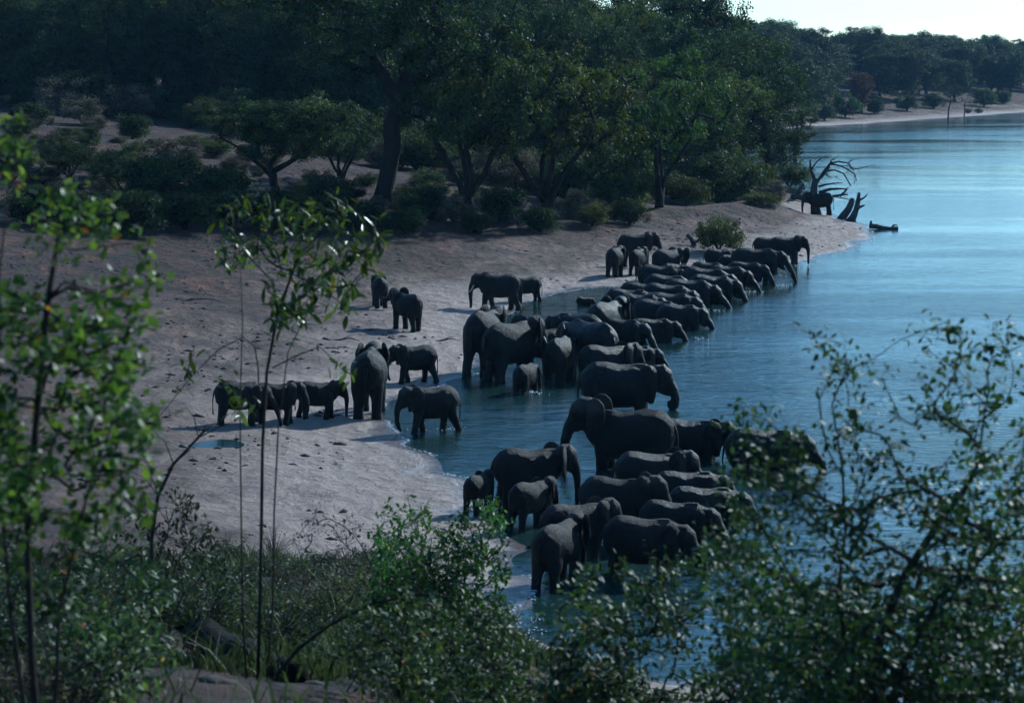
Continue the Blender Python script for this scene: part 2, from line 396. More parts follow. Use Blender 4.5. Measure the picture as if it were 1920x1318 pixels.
def elephant_mesh(name, pose, ear=25, gait=0.0, calf=False, seed=0, turn=0.0):
    rng = random.Random(seed)
    mb = MB()
    # torso: x, centre z, half height, half width
    T = [(-.605, .68, .05, .05), (-.575, .685, .17, .13), (-.50, .69, .245, .195), (-.38, .69, .305, .235), (-.22, .675, .322, .262),
         (-.02, .648, .312, .272), (.16, .648, .306, .25), (.31, .69, .285, .21), (.44, .73, .235, .17), (.56, .775, .175, .13), (.62, .79, .1, .09)]
    mb.tube([(x, 0, z) for x, z, h, w in T], [(w, h) for x, z, h, w in T], 20)
    mb.tube([(x, 0, z + h - .012) for x, z, h, w in T[2:9]], [(.035, .03)] * 7, 8)      # spine ridge
    for sy in (1, -1):                                                                     # hips and shoulder blades
        mb.tube([(-.46, sy * .10, .80), (-.40, sy * .15, .74), (-.38, sy * .17, .6)], [.07, .09, .08], 8)
        mb.tube([(.30, sy * .08, .86), (.32, sy * .14, .76), (.34, sy * .15, .6)], [.06, .085, .08], 8)
    low = {'stand': 0, 'walk': .02, 'curl': .07, 'reach': -.1, 'drink': .13, 'raise': -.05, 'deep': .16}[pose]
    hzc = .86 - low; hx = .66 + .3 * max(low, 0) * .3
    ty = lambda s: math.sin(turn) * s
    def hp(x, z): return (.56 + (x - .56) * math.cos(turn), (x - .56) * math.sin(turn), z)
    # skull
    mb.tube([hp(.50, hzc - .01), hp(.58, hzc + .01), hp(.67, hzc + .005), hp(.755, hzc - .03), hp(.81, hzc - .09)],
            [(.11, .13), (.145, .175), (.155, .18), (.125, .145), (.07, .08)], 16)
    mb.tube([hp(.62, hzc - .10), hp(.70, hzc - .19), hp(.78, hzc - .265)], [(.11, .10), (.085, .075), (.035, .03)], 10)
    mb.tube([hp(.63, hzc + .13), hp(.69, hzc + .14), hp(.74, hzc + .08)], [(.09, .05), (.1, .06), (.08, .05)], 10)
    z = hzc
    TR = {'stand': [(.77, z - .08), (.835, z - .2), (.865, z - .36), (.87, .32), (.86, .16), (.875, .05)],
          'walk': [(.77, z - .08), (.84, z - .2), (.88, z - .36), (.88, .32), (.83, .18), (.77, .10)],
          'curl': [(.77, z - .08), (.85, z - .19), (.90, z - .31), (.90, z - .42), (.84, z - .47), (.785, z - .42), (.775, z - .34)],
          'reach': [(.77, z - .08), (.86, z - .2), (.92, z - .38), (.96, .42), (.95, .27), (.87, .16), (.76, .11)],
          'drink': [(.78, z - .08), (.88, z - .2), (.96, z - .34), (1.03, .22), (1.07, .08), (1.1, -.04)],
          'deep': [(.78, z - .08), (.89, z - .17), (.99, z - .28), (1.08, .28), (1.16, .16), (1.22, .1)],
          'raise': [(.77, z - .06), (.88, z - .12), (.98, z - .17), (1.08, z - .17), (1.16, z - .13)]}[pose]
    m = len(TR); rr = [.098, .086, .07, .056, .046, .036, .03][:m]
    mb.tube([hp(*p) for p in TR], rr, 12)
    # legs
    for sx, x0, y0, top, ph in ((1, .34, .12, .14, 1), (1, .34, -.12, .14, -1), (-1, -.39, .125, .17, -1), (-1, -.39, -.125, .17, 1)):
        g = gait * ph * .17
        if sx > 0:
            pts = [(x0, y0 * .85, .66), (x0 + .02 + g * .35, y0, .46), (x0 + .015 + g * .7, y0, .26), (x0 + g * 1.0, y0, .09), (x0 + .012 + g, y0, .03), (x0 + .012 + g, y0, 0)]
            rad = [(.12, .15), (.095, .11), (.082, .086), (.078, .08), (.09, .095), (.092, .097)]
        else:
            pts = [(x0 + .03, y0 * .8, .66), (x0 + .035 + g * .3, y0, .45), (x0 - .015 + g * .6, y0, .27), (x0 - .045 + g, y0, .10), (x0 - .03 + g, y0, .03), (x0 - .03 + g, y0, 0)]
            rad = [(.13, .18), (.115, .135), (.082, .09), (.074, .078), (.086, .092), (.088, .094)]
        mb.tube(pts, rad, 12)
    co, faces = remesh(mb, .0245)
    # sagging skin, uneven
    co += (np.stack([vnoise(co[:, 0] + 9, co[:, 2] + seed, .11, 1), vnoise(co[:, 0], co[:, 2] + seed, .13, 2), vnoise(co[:, 0], co[:, 1] + seed, .12, 3)], 1) * .006).astype(np.float32)
    out = MB(); out.v = [Vector(c) for c in co]; out.f = [f for f in faces]
    # tail
    out.tube([(-.585, 0, .80), (-.625, .0, .70), (-.645, .01, .55), (-.64, .02, .40), (-.635, .02, .33)], [.03, .021, .014, .011, .016], 6)
    out.tube([(-.635, .02, .33), (-.63, .022, .27), (-.632, .02, .22)], [.016, .024, .006], 6)
    # ears: thick shell shaped like the outline of an African elephant's ear
    es = .82 if calf else 1.0
    outline = [(0, .10), (.05, .17), (.13, .205), (.22, .19), (.295, .13), (.325, .03), (.315, -.08), (.27, -.19), (.20, -.29), (.12, -.36), (.06, -.345), (.03, -.25), (.005, -.12)]
    for side in (1, -1):
        ph = R(ear + rng.uniform(-6, 6))
        base = len(out.v); cen = (.13, -.05)
        for th in (1, -1):
            for k, f_ in ((0, 1.0), (1, .55), (2, 0.0)):
                for (s, t) in outline:
                    ss = (cen[0] + (s - cen[0]) * f_) * es; tt = (cen[1] + (t - cen[1]) * f_) * es
                    bow = .045 * (1 - f_ * f_) - .02 * (ss / .3) ** 2 + .012 * math.sin(tt * 22 + seed)
                    a = ss * math.cos(ph) - bow * math.sin(ph) * .0
                    lx = .60 - ss * math.cos(ph); ly = .135 + ss * math.sin(ph) + bow
                    ly += th * .009
                    p = hp(lx, hzc - .01 + tt)
                    ct, st = math.cos(turn), math.sin(turn)
                    out.v.append(Vector((p[0] - side * ly * st, p[1] + side * ly * ct, p[2])))
        n = len(outline); half = 3 * n
        for q, off in ((0, 0), (1, half)):
            for k in range(2):
                for i in range(n):
                    j = (i + 1) % n
                    A = [base + off + k * n + i, base + off + k * n + j, base + off + (k + 1) * n + j, base + off + (k + 1) * n + i]
                    out.f.append(tuple(A if (q == 0) == (side > 0) else A[::-1]))
        for i in range(n):
            j = (i + 1) % n
            A = [base + i, base + half + i, base + half + j, base + j]
            out.f.append(tuple(A if side > 0 else A[::-1]))
    for side in (1, -1):                      # eyes
        c = hp(.745, hzc + .005); ct, st = math.cos(turn), math.sin(turn)
        e = Vector((c[0] - side * .125 * st, c[1] + side * .125 * ct, c[2]))
        out.tube([e + Vector((0, 0, -.014)), e, e + Vector((0, 0, .014))], [.006, .013, .006], 6)
    me = out.mesh(name, M['skin'])
    tk = []
    for side in (1, -1):
        pts = [hp(.76, hzc - .15), hp(.82, hzc - .26), hp(.88, hzc - .33), hp(.935, hzc - .345)]
        t = MB(); ct, st = math.cos(turn), math.sin(turn)
        t.tube([(p[0] - side * (.075 + .02 * i) * st, p[1] + side * (.075 + .02 * i) * ct, p[2]) for i, p in enumerate(pts)], [.02, .018, .013, .005], 8)
        tk.append(t.mesh('tusk', M['ivory']))
    return me, tk

VAR = {}
def variant(pose, ear, gait, calf, turn):
    k = (pose, ear, gait, calf, turn)
    if k not in VAR:
        VAR[k] = elephant_mesh('elephant', pose, ear, gait, calf, len(VAR) * 3 + 1, R(turn))
    return VAR[k]

# (u, v of feet or waterline, v of back, heading, pose, ear, gait, head turn, tusks, wet, label)
# heading: 0 faces right, 90 away, 180 left, -90 towards the camera
ELE = [
 (712, 579, 521, 100, 'stand', 18, 0, 0, 0, 0, 'dark elephant half hidden by the sapling leaves, highest on the left beach', 'b'),
 (764, 619, 549, 128, 'raise', 30, .4, 10, 0, 0, 'elephant walking up the open sand below the one behind the sapling leaves, trunk held out', 'b'),
 (938, 582, 514, 176, 'stand', 14, .7, 0, 1, 0, 'elephant facing left on the upper sand with its trunk hanging straight down to the ground', 'b'),
 (990, 568, 520, 200, 'stand', 15, .3, 0, 0, 0, 'calf following close behind the left-facing elephant on the upper sand', 'c'),
 (694, 781, 655, 86, 'walk', 20, .25, 0, 0, 0, 'large elephant seen squarely from behind, walking away along the sandy edge', 'b'),
 (780, 722, 650, 200, 'walk', 12, .8, 0, 0, 0, 'young elephant stepping left with curled-in trunk, above the one wading by the shore', 'b'),
 (812, 810, 724, 202, 'walk', 16, .9, 0, 0, 0, 'young elephant wading left through ankle-deep water at the tip of the little bay', 'b'),
 (594, 787, 716, 8, 'stand', 14, .5, 0, 0, 0, 'young elephant heading right with its head clear of the sapling stems', 'b'),
 (516, 797, 718, 4, 'walk', 16, .3, 0, 0, 0, 'elephant standing directly behind the thin sapling stems, facing right', 'b'),
 (446, 800, 716, 12, 'drink', 16, 0, 0, 0, 0, 'elephant behind the green leaves left of the sapling stems, last of three in line', 'b'),
 (908, 702, 592, 68, 'stand', 22, .4, 0, 0, 0, 'tall pale-rumped elephant seen from behind at the left edge of the middle group', 'm'),
 (958, 712, 614, 44, 'stand', 48, .3, 0, 1, 0, 'elephant with flared ear standing in front of the tall pale-rumped one', 'm'),
 (925, 710, 660, 60, 'stand', 20, 0, 0, 0, 0, 'calf tucked between the legs of the middle group at the water edge', 'mc'),
 (986, 736, 682, 66, 'drink', 30, 0, 0, 0, 0, 'small calf standing alone in the shallows in front of the middle group', 'mc'),
 (1016, 688, 624, 14, 'drink', 18, .3, 0, 0, 0, 'young elephant drinking behind the small calf, head lowered to the right', 'm'),
 (1050, 714, 642, 70, 'drink', 18, .2, 0, 0, 1, 'dark elephant standing knee-deep right of the small calf, back to the viewer', 'm'),
 (1082, 662, 596, 152, 'drink', 16, .2, 0, 0, 1, 'elephant facing left toward the still green shallows, at the back of the wet group', 'm'),
 (1106, 704, 613, 128, 'drink', 26, .2, 0, 0, 1, 'wet elephant with shining shoulder, facing away left in the centre of the wet group', 'm'),
 (1136, 648, 574, 58, 'stand', 30, 0, 0, 0, 1, 'wet elephant with a rough glistening back, highest of the central wet group', 'm'),
 (1166, 656, 604, -30, 'drink', 24, 0, 0, 1, 1, 'elephant showing two pale tusks in the central wet group', 'm'),
 (1222, 642, 605, 2, 'drink', 14, 0, 0, 0, 1, 'wading elephant drinking to the right, farthest out above the big wading bull', 'm'),
 (1132, 716, 656, 16, 'stand', 26, 0, 0, 0, 1, 'glistening wet back showing just above the big wading bull', 'm'),
 (1186, 700, 656, 8, 'drink', 18, 0, 0, 0, 1, 'low dark elephant beside the glistening wet back, head out over the water', 'm'),
 (1160, 768, 690, 0, 'curl', 16, .2, 0, 0, 1, 'big belly-deep bull facing right with its trunk curled to its mouth', 'm'),
 (1095, 574, 557, 10, 'drink', 16, 0, 0, 0, 1, 'tiny calf alone in the still green shallows', 'mc'),
 (1153, 519, 475, 80, 'stand', 18, .3, 0, 0, 0, 'elephant seen from behind on the sand, leftmost of the far drinking herd', 'f'),
 (1196, 517, 478, 66, 'stand', 20, .2, 0, 0, 0, 'elephant just right of the leftmost one in the far herd, also seen from behind', 'f'),
 (1192, 502, 452, 12, 'stand', 24, .3, 0, 0, 0, 'topmost elephant at the left end of the far herd, facing right on the sand', 'f'),
 (1250, 524, 478, 24, 'stand', 60, .2, 30, 0, 0, 'elephant of the far herd with one ear standing up beside its head', 'f'),
 (1232, 552, 511, -12, 'drink', 14, .2, 0, 0, 0, 'drinking elephant directly below the one with its ear standing up', 'f'),
 (1318, 558, 517, -14, 'deep', 14, .2, 0, 0, 1, 'drinking elephant stretching its trunk farthest into the river from the far herd', 'f'),
 (1326, 540, 504, -14, 'deep', 14, .3, 0, 0, 1, 'drinking elephant behind the one stretching its trunk farthest', 'f'),
 (1396, 535, 503, -10, 'drink', 14, .2, 0, 0, 1, 'low drinking elephant just left of the upright one with its leg in the water', 'f'),
 (1248, 572, 531, -15, 'deep', 14, .2, 0, 0, 1, 'drinking elephant in the third row of the far herd, sloping back to the right', 'f'),
 (1202, 584, 545, -16, 'drink', 14, .1, 0, 0, 1, 'dark elephant at the left end of the fourth row, rump to the still shallows', 'f'),
 (1246, 590, 549, -14, 'deep', 14, .2, 0, 0, 1, 'drinking elephant with long lit forehead in the middle of the fourth row', 'f'),
 (1196, 606, 567, -12, 'drink', 16, .1, 0, 0, 1, 'elephant at the left end of the lowest row, just behind the glistening back', 'f'),
 (1226, 612, 577, -10, 'drink', 14, .1, 0, 0, 1, 'second elephant of the lowest row in the far herd, half hidden by its neighbours', 'f'),
 (1272, 616, 585, -4, 'drink', 14, .1, 0, 0, 1, 'rightmost elephant of the lowest row, chest in open blue water', 'f'),
 (1330, 566, 531, -16, 'drink', 14, .2, 0, 0, 1, 'small drinking elephant tucked below the one stretching its trunk farthest', 'f'),
 (1416, 530, 481, -4, 'drink', 16, .5, 0, 1, 0, 'tall upright elephant stepping into the river with splashing water at its trunk', 'f'),
 (1346, 516, 476, 0, 'drink', 14, .2, 0, 0, 0, 'elephant just below the round bush on the sand, facing right', 'f'),
 (1438, 491, 454, 4, 'drink', 16, .4, 0, 0, 0, 'elephant right of the round bush, back level with the far sand', 'f'),
 (1472, 499, 456, -4, 'stand', 14, .4, 0, 0, 0, 'rightmost elephant of the far herd, trunk hanging to the waterline', 'f'),
 (1268, 540, 505, -12, 'drink', 14, .2, 0, 0, 1, 'dark elephant wedged between the two front rows at the left of the far herd', 'f'),
 (1362, 548, 512, -14, 'deep', 14, .2, 0, 0, 1, 'elephant drinking between the far-stretching one and the tall upright one', 'f'),
 (1374, 522, 488, -6, 'drink', 14, .2, 0, 0, 1, 'elephant squeezed in below the round bush, behind the tall upright one', 'f'),
 (1288, 578, 540, -16, 'deep', 14, .1, 0, 0, 1, 'elephant at the right end of the third row, trunk in the splashing water', 'f'),
 (1176, 594, 556, -14, 'drink', 16, .1, 0, 0, 1, 'leftmost elephant of the lower rows, rump out in the still shallows', 'f'),
 (1254, 604, 566, -12, 'drink', 14, .1, 0, 0, 1, 'elephant hidden in the middle of the lowest rows of the far herd', 'f'),
 (1262, 1030, 950, -4, 'drink', 16, .1, 0, 0, 1, 'elephant between the broad-backed one and the long-backed one of the near group', 'n'),
 (1538, 404, 362, 172, 'stand', 14, .3, 0, 0, 0, 'lone elephant beneath the dead branches on the sandy point', 'p'),
 (896, 962, 892, 72, 'stand', 30, .3, 0, 0, 0, 'young elephant seen from behind at the left of the near group on the sand', 'n'),
 (990, 952, 848, 6, 'stand', 52, .3, 12, 0, 0, 'elephant with a rounded ear sticking out behind the bright green bush', 'n'),
 (992, 990, 908, 36, 'stand', 40, .3, 0, 0, 0, 'young elephant in front of the round-eared one, partly behind the green bush', 'n'),
 (1184, 884, 778, 178, 'reach', 30, .2, 0, 0, 0, 'elephant facing left in the near group with its trunk hanging in a long curve', 'n'),
 (1290, 862, 794, 0, 'curl', 16, .2, 0, 0, 1, 'elephant facing right beside the rump of the left-facing one, trunk bent inward', 'n'),
 (1216, 938, 854, -2, 'stand', 16, .2, 0, 0, 1, 'elephant standing right in front of the left-facing one with a sunlit spine', 'n'),
 (1288, 962, 888, -4, 'drink', 16, .1, 0, 0, 1, 'elephant overlapped by the sunlit-spined one, head hidden in the right shrub', 'n'),
 (1156, 1008, 906, -2, 'stand', 22, .2, 0, 0, 0, 'broad-backed elephant in the middle of the near group, lit trunk edge at right', 'n'),
 (1316, 1000, 922, -4, 'drink', 16, .1, 0, 0, 1, 'elephant at the right of the near group, mostly behind shrub leaves', 'n'),
 (1078, 1050, 952, 18, 'stand', 22, .2, 0, 0, 0, 'dark elephant directly behind the nearest one, only its rounded back showing', 'n'),
 (1046, 1096, 984, 52, 'stand', 46, .3, 0, 0, 0, 'nearest elephant, rump to the viewer with its right ear spread', 'n'),
 (1200, 1082, 978, 2, 'drink', 18, .2, 0, 0, 0, 'long-backed elephant right of the nearest one, legs hidden by leafy shrubs', 'n'),
 (1432, 882, 812, 4, 'drink', 16, .2, 0, 0, 1, 'elephant far out on the right, seen only through the tall shrub', 'n'),
]
GR = {'b': 'elephants on the open sand', 'c': 'elephants on the open sand', 'm': 'elephants in the middle of the bay', 'mc': 'elephants in the middle of the bay',
      'f': 'far herd drinking at the river edge', 'n': 'near herd at the river edge', 'p': 'elephants on the open sand'}
for (u, vb, vt, hd, pose, ear, gait, turn, tusks, wet, label, g) in ELE:
    p = ground(u, vb, 40)
    bed = hz(p[0], p[1])
    above = (vb - vt) / FPX * math.hypot(p[1], CAM_Z) * 1.0
    wade = max(0.0, -bed)
    sub = min(wade, 1.05)
    if 'c' in g: sub = min(wade, .3)
    S = above + sub
    S *= {'f': 1.24, 'm': 1.1, 'n': 1.07}.get(g, 1.0)
    if S > 2.8: S = 2.8
    sub = min(sub, .42 * S)
    calf = S < 1.45
    me, tks = variant(pose, ear, gait, calf, turn)
    o = link('elephant', me)
    o.location = (p[0], p[1], (bed if bed > 0 else -sub) - .015)
    qr = random.Random(u * 7 + vb); o.scale = (S * qr.uniform(.86, .95), S * qr.uniform(.92, 1.06), S); o.rotation_euler = (0, R(qr.uniform(-2, 2)), R(hd + (qr.uniform(-13, 13) if g in 'fn' else qr.uniform(-3, 3))))
    tag(o, label, 'elephant', GR[g])
    if wet:
        o.material_slots[0].link = 'OBJECT'; o.material_slots[0].material = M['skin_wet']
    if tusks:
        for t in tks: link('tusk', t, o)

# ------------------------------------------------------------------ trees
def unit(rng):
    while True:
        v = np.array([rng.uniform(-1, 1) for _ in range(3)]); q = np.linalg.norm(v)
        if .05 < q <= 1: return v / q
def skeleton(rng, stems, clumps, tip_r=.02, power=.45, max_r=.6, wob=.12, droop=0.0, first=0.45):
    """stems: polylines of points; clumps: points. Returns chains of (points, radii)"""
    P = []; par = []; can = []; chains = []; cap = {}
    for si, st in enumerate(stems):
        ch = []
        for i, q in enumerate(st):
            k0 = -1
            if i == 0 and P:
                k0 = int(np.argmin([np.linalg.norm(np.array(q) - w) for w in P]))
                if par[k0] < 0: k0 = -1
            P.append(np.array(q, float)); par.append(ch[-1] if ch else k0); ch.append(len(P) - 1)
            can.append(i >= first * (len(st) - 1)); f_ = i / max(1, len(st) - 1); cap[len(P) - 1] = max_r * ((1 - .3 * f_) if si == 0 else .62 * (1 - .7 * f_))
        chains.append(ch)
    anchor = np.array(stems[0][-1], float)
    load = {}
    for c in sorted(clumps, key=lambda c: np.linalg.norm(np.array(c) - anchor)):
        c = np.array(c, float); A = np.array(P)
        dv = c[None] - A; dist = np.linalg.norm(dv, axis=1)
        cost = dist + np.where(A[:, 2] > c[2], (A[:, 2] - c[2]) * 1.2, 0) + np.where(can, 0, 1e6)
        k = int(np.argmin(cost)); L = dist[k]
        n = max(2, min(6, int(L / .45 / max(wob * 6, .3)) + 2)); ch = [k]
        pd = P[k] - P[par[k]] if par[k] >= 0 else np.array([0, 0, 1.])
        pd = pd / (np.linalg.norm(pd) + 1e-9)
        c1 = P[k] + pd * L * .35 + np.array([0, 0, .08 * L])
        for i in range(1, n + 1):
            t = i / n
            q = (1 - t) ** 2 * P[k] + 2 * t * (1 - t) * c1 + t * t * c
            if i < n: q = q + np.array([rng.uniform(-1, 1) for _ in range(3)]) * wob * L / n
            q[2] -= droop * L * t * t
            P.append(q); par.append(ch[-1]); can.append(True); ch.append(len(P) - 1)
        chains.append(ch); load[ch[-1]] = 1
    cnt = np.zeros(len(P))
    for i in range(len(P) - 1, -1, -1):
        cnt[i] += load.get(i, 0)
        if par[i] >= 0: cnt[par[i]] += cnt[i]
    rad = np.minimum(tip_r * np.maximum(cnt, .6) ** power, [cap.get(i, max_r * .42) for i in range(len(P))])
    out = []
    for ch in chains:
        rr = [rad[i] for i in ch]
        if par[ch[1]] == ch[0] and len(rr) > 1 and ch not in chains[:len(stems)]: rr[0] = min(rr[0], rr[1] * 1.25)
        out.append(([P[i] for i in ch], rr))
    return out, [P[ch[-1]] for ch in chains[len(stems):]], [P[ch[-1]] - P[ch[-2]] for ch in chains[len(stems):]]
def branches(chains, name, m, nmin=5, flare=None):
    mb = MB()
    for i, (pts, rr) in enumerate(chains):
        mx = max(rr)
        mb.tube(pts, rr, 9 if mx > .12 else (6 if mx > .04 else nmin), cap=True)
    return mb.mesh(name, m)
def leaf_cloud(rs, centers, radii, n, size, flat=.75, up=.5, aspect=.5):
    C = np.repeat(np.asarray(centers), n, 0); Rr = np.repeat(np.asarray(radii), n, 0)
    N = len(C)
    d = rs.normal(size=(N, 3)); d /= np.linalg.norm(d, axis=1, keepdims=True)
    r = rs.rand(N, 1) ** .45
    d = d * r; d[:, 2] *= flat
    P = C + d * Rr[:, None]
    nn = rs.normal(size=(N, 3)) + np.array([0, 0, up]) + d * .8; nn /= np.linalg.norm(nn, axis=1, keepdims=True)
    a = np.cross(nn, rs.normal(size=(N, 3))); a /= np.linalg.norm(a, axis=1, keepdims=True)
    b = np.cross(nn, a)
    s = size * (.6 + .8 * rs.rand(N, 1))
    V = np.stack([P - a * s * .5, P + b * s * aspect * .5, P + a * s * .5, P - b * s * aspect * .5], 1).reshape(-1, 3)
    F = np.arange(N * 4).reshape(N, 4)
    return V, F

def clumps_in(rng, shapes, n, shell=.5):
    w = [s[3] * s[4] * s[5] for s in shapes]; out = []
    while len(out) < n:
        s = rng.choices(shapes, w)[0]
        d = unit(rng) * (shell + (1 - shell) * rng.random() ** .6)
        out.append((s[0] + d[0] * s[3], s[1] + d[1] * s[4], s[2] + d[2] * s[5]))
    return out

def tree_proto(seed, H, stems, shapes, n, leaf_n, leaf, clump_r, tip_r=.03, power=.45, max_r=.6, bark='bark', leafm='leaf_dark', flat=.7, shell=.5, up=.5):
    rng = random.Random(seed); rs = np.random.RandomState(seed)
    cl = clumps_in(rng, shapes, n, shell)
    cl = [c for c in cl if c[2] > .06 * H]
    ch, tips, _ = skeleton(rng, stems, cl, tip_r, power, max_r)
    # root flare
    for pts, rr in ch[:len(stems)]:
        rr[0] *= 1.35
    tm = branches(ch, 'trunk', M[bark])
    rad = [clump_r * rng.uniform(.7, 1.35) for _ in tips]
    V, F = leaf_cloud(rs, tips, rad, leaf_n, leaf, flat, up)
    cm = np_mesh('crown', V, F, M[leafm])
    return tm, cm

def wob_line(rng, a, b, n, w):
    a = np.array(a, float); b = np.array(b, float)
    return [tuple(a + (b - a) * i / n + (np.array([rng.uniform(-w, w), rng.uniform(-w, w), 0]) if 0 < i else 0)) for i in range(n + 1)]
rg = random.Random(5)
PROTO = {}
def proto(k, *a, **kw): PROTO[k] = tree_proto(*a, **kw)
# tall spreading river tree (about 14 m)
proto('tall', 11, 14, [wob_line(rg, (0, 0, -.4), (1.1, 0, 6.2), 6, .15), wob_line(rg, (.9, 0, 5.2), (-1.5, .5, 9.5), 4, .3), wob_line(rg, (1.0, 0, 5.8), (3.8, -.5, 9.2), 4, .3)],
      [(0, 0, 11, 5.2, 5.2, 3.0), (-3.5, 0, 9.5, 3.4, 3.5, 2.2), (4, .5, 9.6, 3.6, 3.4, 2.4), (1, 0, 7.8, 5.5, 4.5, 1.5)], 150, 210, .17, .85, .04, .47, .62, shell=.35)
proto('tall2', 12, 13, [wob_line(rg, (0, 0, -.4), (-.4, 0, 5), 5, .15), wob_line(rg, (-.4, 0, 4), (-3, .5, 8), 4, .3), wob_line(rg, (-.4, 0, 4.6), (2.4, -.5, 8.5), 4, .3)],
      [(0, 0, 10, 5, 5, 3), (-4, 0, 8.4, 3.2, 3.2, 1.8), (3.6, 0, 8.4, 3.4, 3.2, 2)], 170, 220, .17, .95, .035, .47, .5, shell=.35)
# dense riverine trees
for i, (s, lm) in enumerate(((21, 'leaf_dark'), (22, 'leaf_olive'), (23, 'leaf_dark'), (24, 'leaf_green'))):
    r2 = random.Random(s)
    shp = [(r2.uniform(-1, 1), r2.uniform(-1, 1), 6.6, 3.6, 3.6, 3.4), (r2.uniform(-2.5, 2.5), r2.uniform(-2, 2), 4.6, 3.6, 3.4, 2.4), (r2.uniform(-2.4, 2.4), r2.uniform(-2, 2), 8.0, 2.4, 2.4, 2.0), (r2.uniform(-2, 2), r2.uniform(-2, 2), 3.2, 3.2, 3.2, 1.8)]
    proto('round%d' % i, s, 10, [wob_line(r2, (0, 0, -.4), (r2.uniform(-.6, .6), 0, 4.4), 5, .15)], shp, 130, 200, .17, .72, .034, .47, .4, leafm=lm, shell=.4)
# low multi-stemmed tree with a dome
for i, (s, lm) in enumerate(((31, 'leaf_olive'), (32, 'leaf_dark'), (33, 'leaf_green'))):
    r2 = random.Random(s)
    st = [wob_line(r2, (0, 0, -.3), (.2, 0, 1.2), 3, .08)] + [wob_line(r2, (.05, 0, .2 + .2 * k), (2.0 * math.cos(k * 1.7 + s), 1.6 * math.sin(k * 1.7 + s), 3.2), 4, .15) for k in range(4)]
    proto('dome%d' % i, s, 6, st, [(0, 0, 4.0, 3.4, 3.2, 2.0), (-1.8, 0, 3.4, 2.2, 2.2, 1.4), (2, .4, 3.3, 2.2, 2.2, 1.5)], 95, 190, .13, .5, .026, .45, .28, leafm=lm, shell=.45)
# flat-topped acacia
r2 = random.Random(41)
proto('umbrella', 41, 6, [wob_line(r2, (0, 0, -.3), (-.5, 0, 1.6), 4, .1), wob_line(r2, (-.3, 0, 1.0), (-2.8, .4, 3.2), 4, .2), wob_line(r2, (-.4, 0, 1.3), (2.6, -.4, 3.3), 4, .2)],
      [(0, 0, 4.2, 4.2, 3.6, 1.2), (-1.5, 0, 4.7, 2.6, 2.6, .9), (.3, 0, 2.9, 3.9, 3.2, .9)], 190, 170, .13, .6, .024, .45, .3, flat=.45, shell=.3)
# thin bare tree with a few leaves
r2 = random.Random(51)
proto('bare', 51, 9, [wob_line(r2, (0, 0, -.3), (.3, 0, 4), 5, .15), wob_line(r2, (.1, 0, 2.2), (-1.8, 0, 5), 4, .2)],
      [(0, 0, 6.2, 3, 3, 2.6)], 90, 5, .16, .6, .02, .5, .28, bark='bark_far', leafm='leaf_olive', shell=.3)
# bushes
for i, (s, lm, fl) in enumerate(((61, 'leaf_green', .8), (62, 'leaf_dark', .8), (63, 'leaf_dry', .8), (64, 'leaf_olive', .8))):
    r2 = random.Random(s)
    st = [wob_line(r2, (0, 0, -.15), (.1, 0, .4), 2, .05)] + [wob_line(r2, (0, 0, .05), (.7 * math.cos(k * 1.3), .7 * math.sin(k * 1.3), 1.0), 3, .08) for k in range(4)]
    proto('bush%d' % i, s, 2, st, [(0, 0, 1.05, 1.25, 1.2, .85), (.6, .2, .7, .9, .9, .6), (-.6, -.1, .75, .9, .9, .6)], 75, 120, .10, .36, .012, .42, .1, leafm=lm, shell=.3)
# far copies of the riverine trees in the far-bank leaf colour
for i in range(3):
    r2 = random.Random(70 + i)
    shp = [(0, 0, 11, 4.6, 4.6, 4.4), (r2.uniform(-3, 3), r2.uniform(-2, 2), 7.5, 4.6, 4.4, 3.6), (r2.uniform(-3, 3), r2.uniform(-2, 2), 13, 3.2, 3.2, 2.6), (r2.uniform(-2, 2), r2.uniform(-2, 2), 4.4, 4.2, 4.2, 2.6)]
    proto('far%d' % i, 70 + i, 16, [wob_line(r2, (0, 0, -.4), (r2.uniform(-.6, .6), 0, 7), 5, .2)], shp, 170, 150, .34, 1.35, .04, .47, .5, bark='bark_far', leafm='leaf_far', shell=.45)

def tree(name, key, pos, s, rz, label, cat, group, sz=None, crown_mat=None, sink=0.0):
    tm, cm = PROTO[key]
    e = link(name, None); e.location = (pos[0], pos[1], pos[2] - sink); e.rotation_euler = (0, 0, rz); e.scale = (s, s, sz or s)
    tag(e, label, cat, group)
    link('trunk' if cat == 'tree' else 'stem', tm, e)
    c = link('crown' if cat == 'tree' else 'foliage', cm, e)
    if crown_mat:
        c.material_slots[0].link = 'OBJECT'; c.material_slots[0].material = M[crown_mat]
    return e
def gp(x, y): return (x, y, hz(x, y))

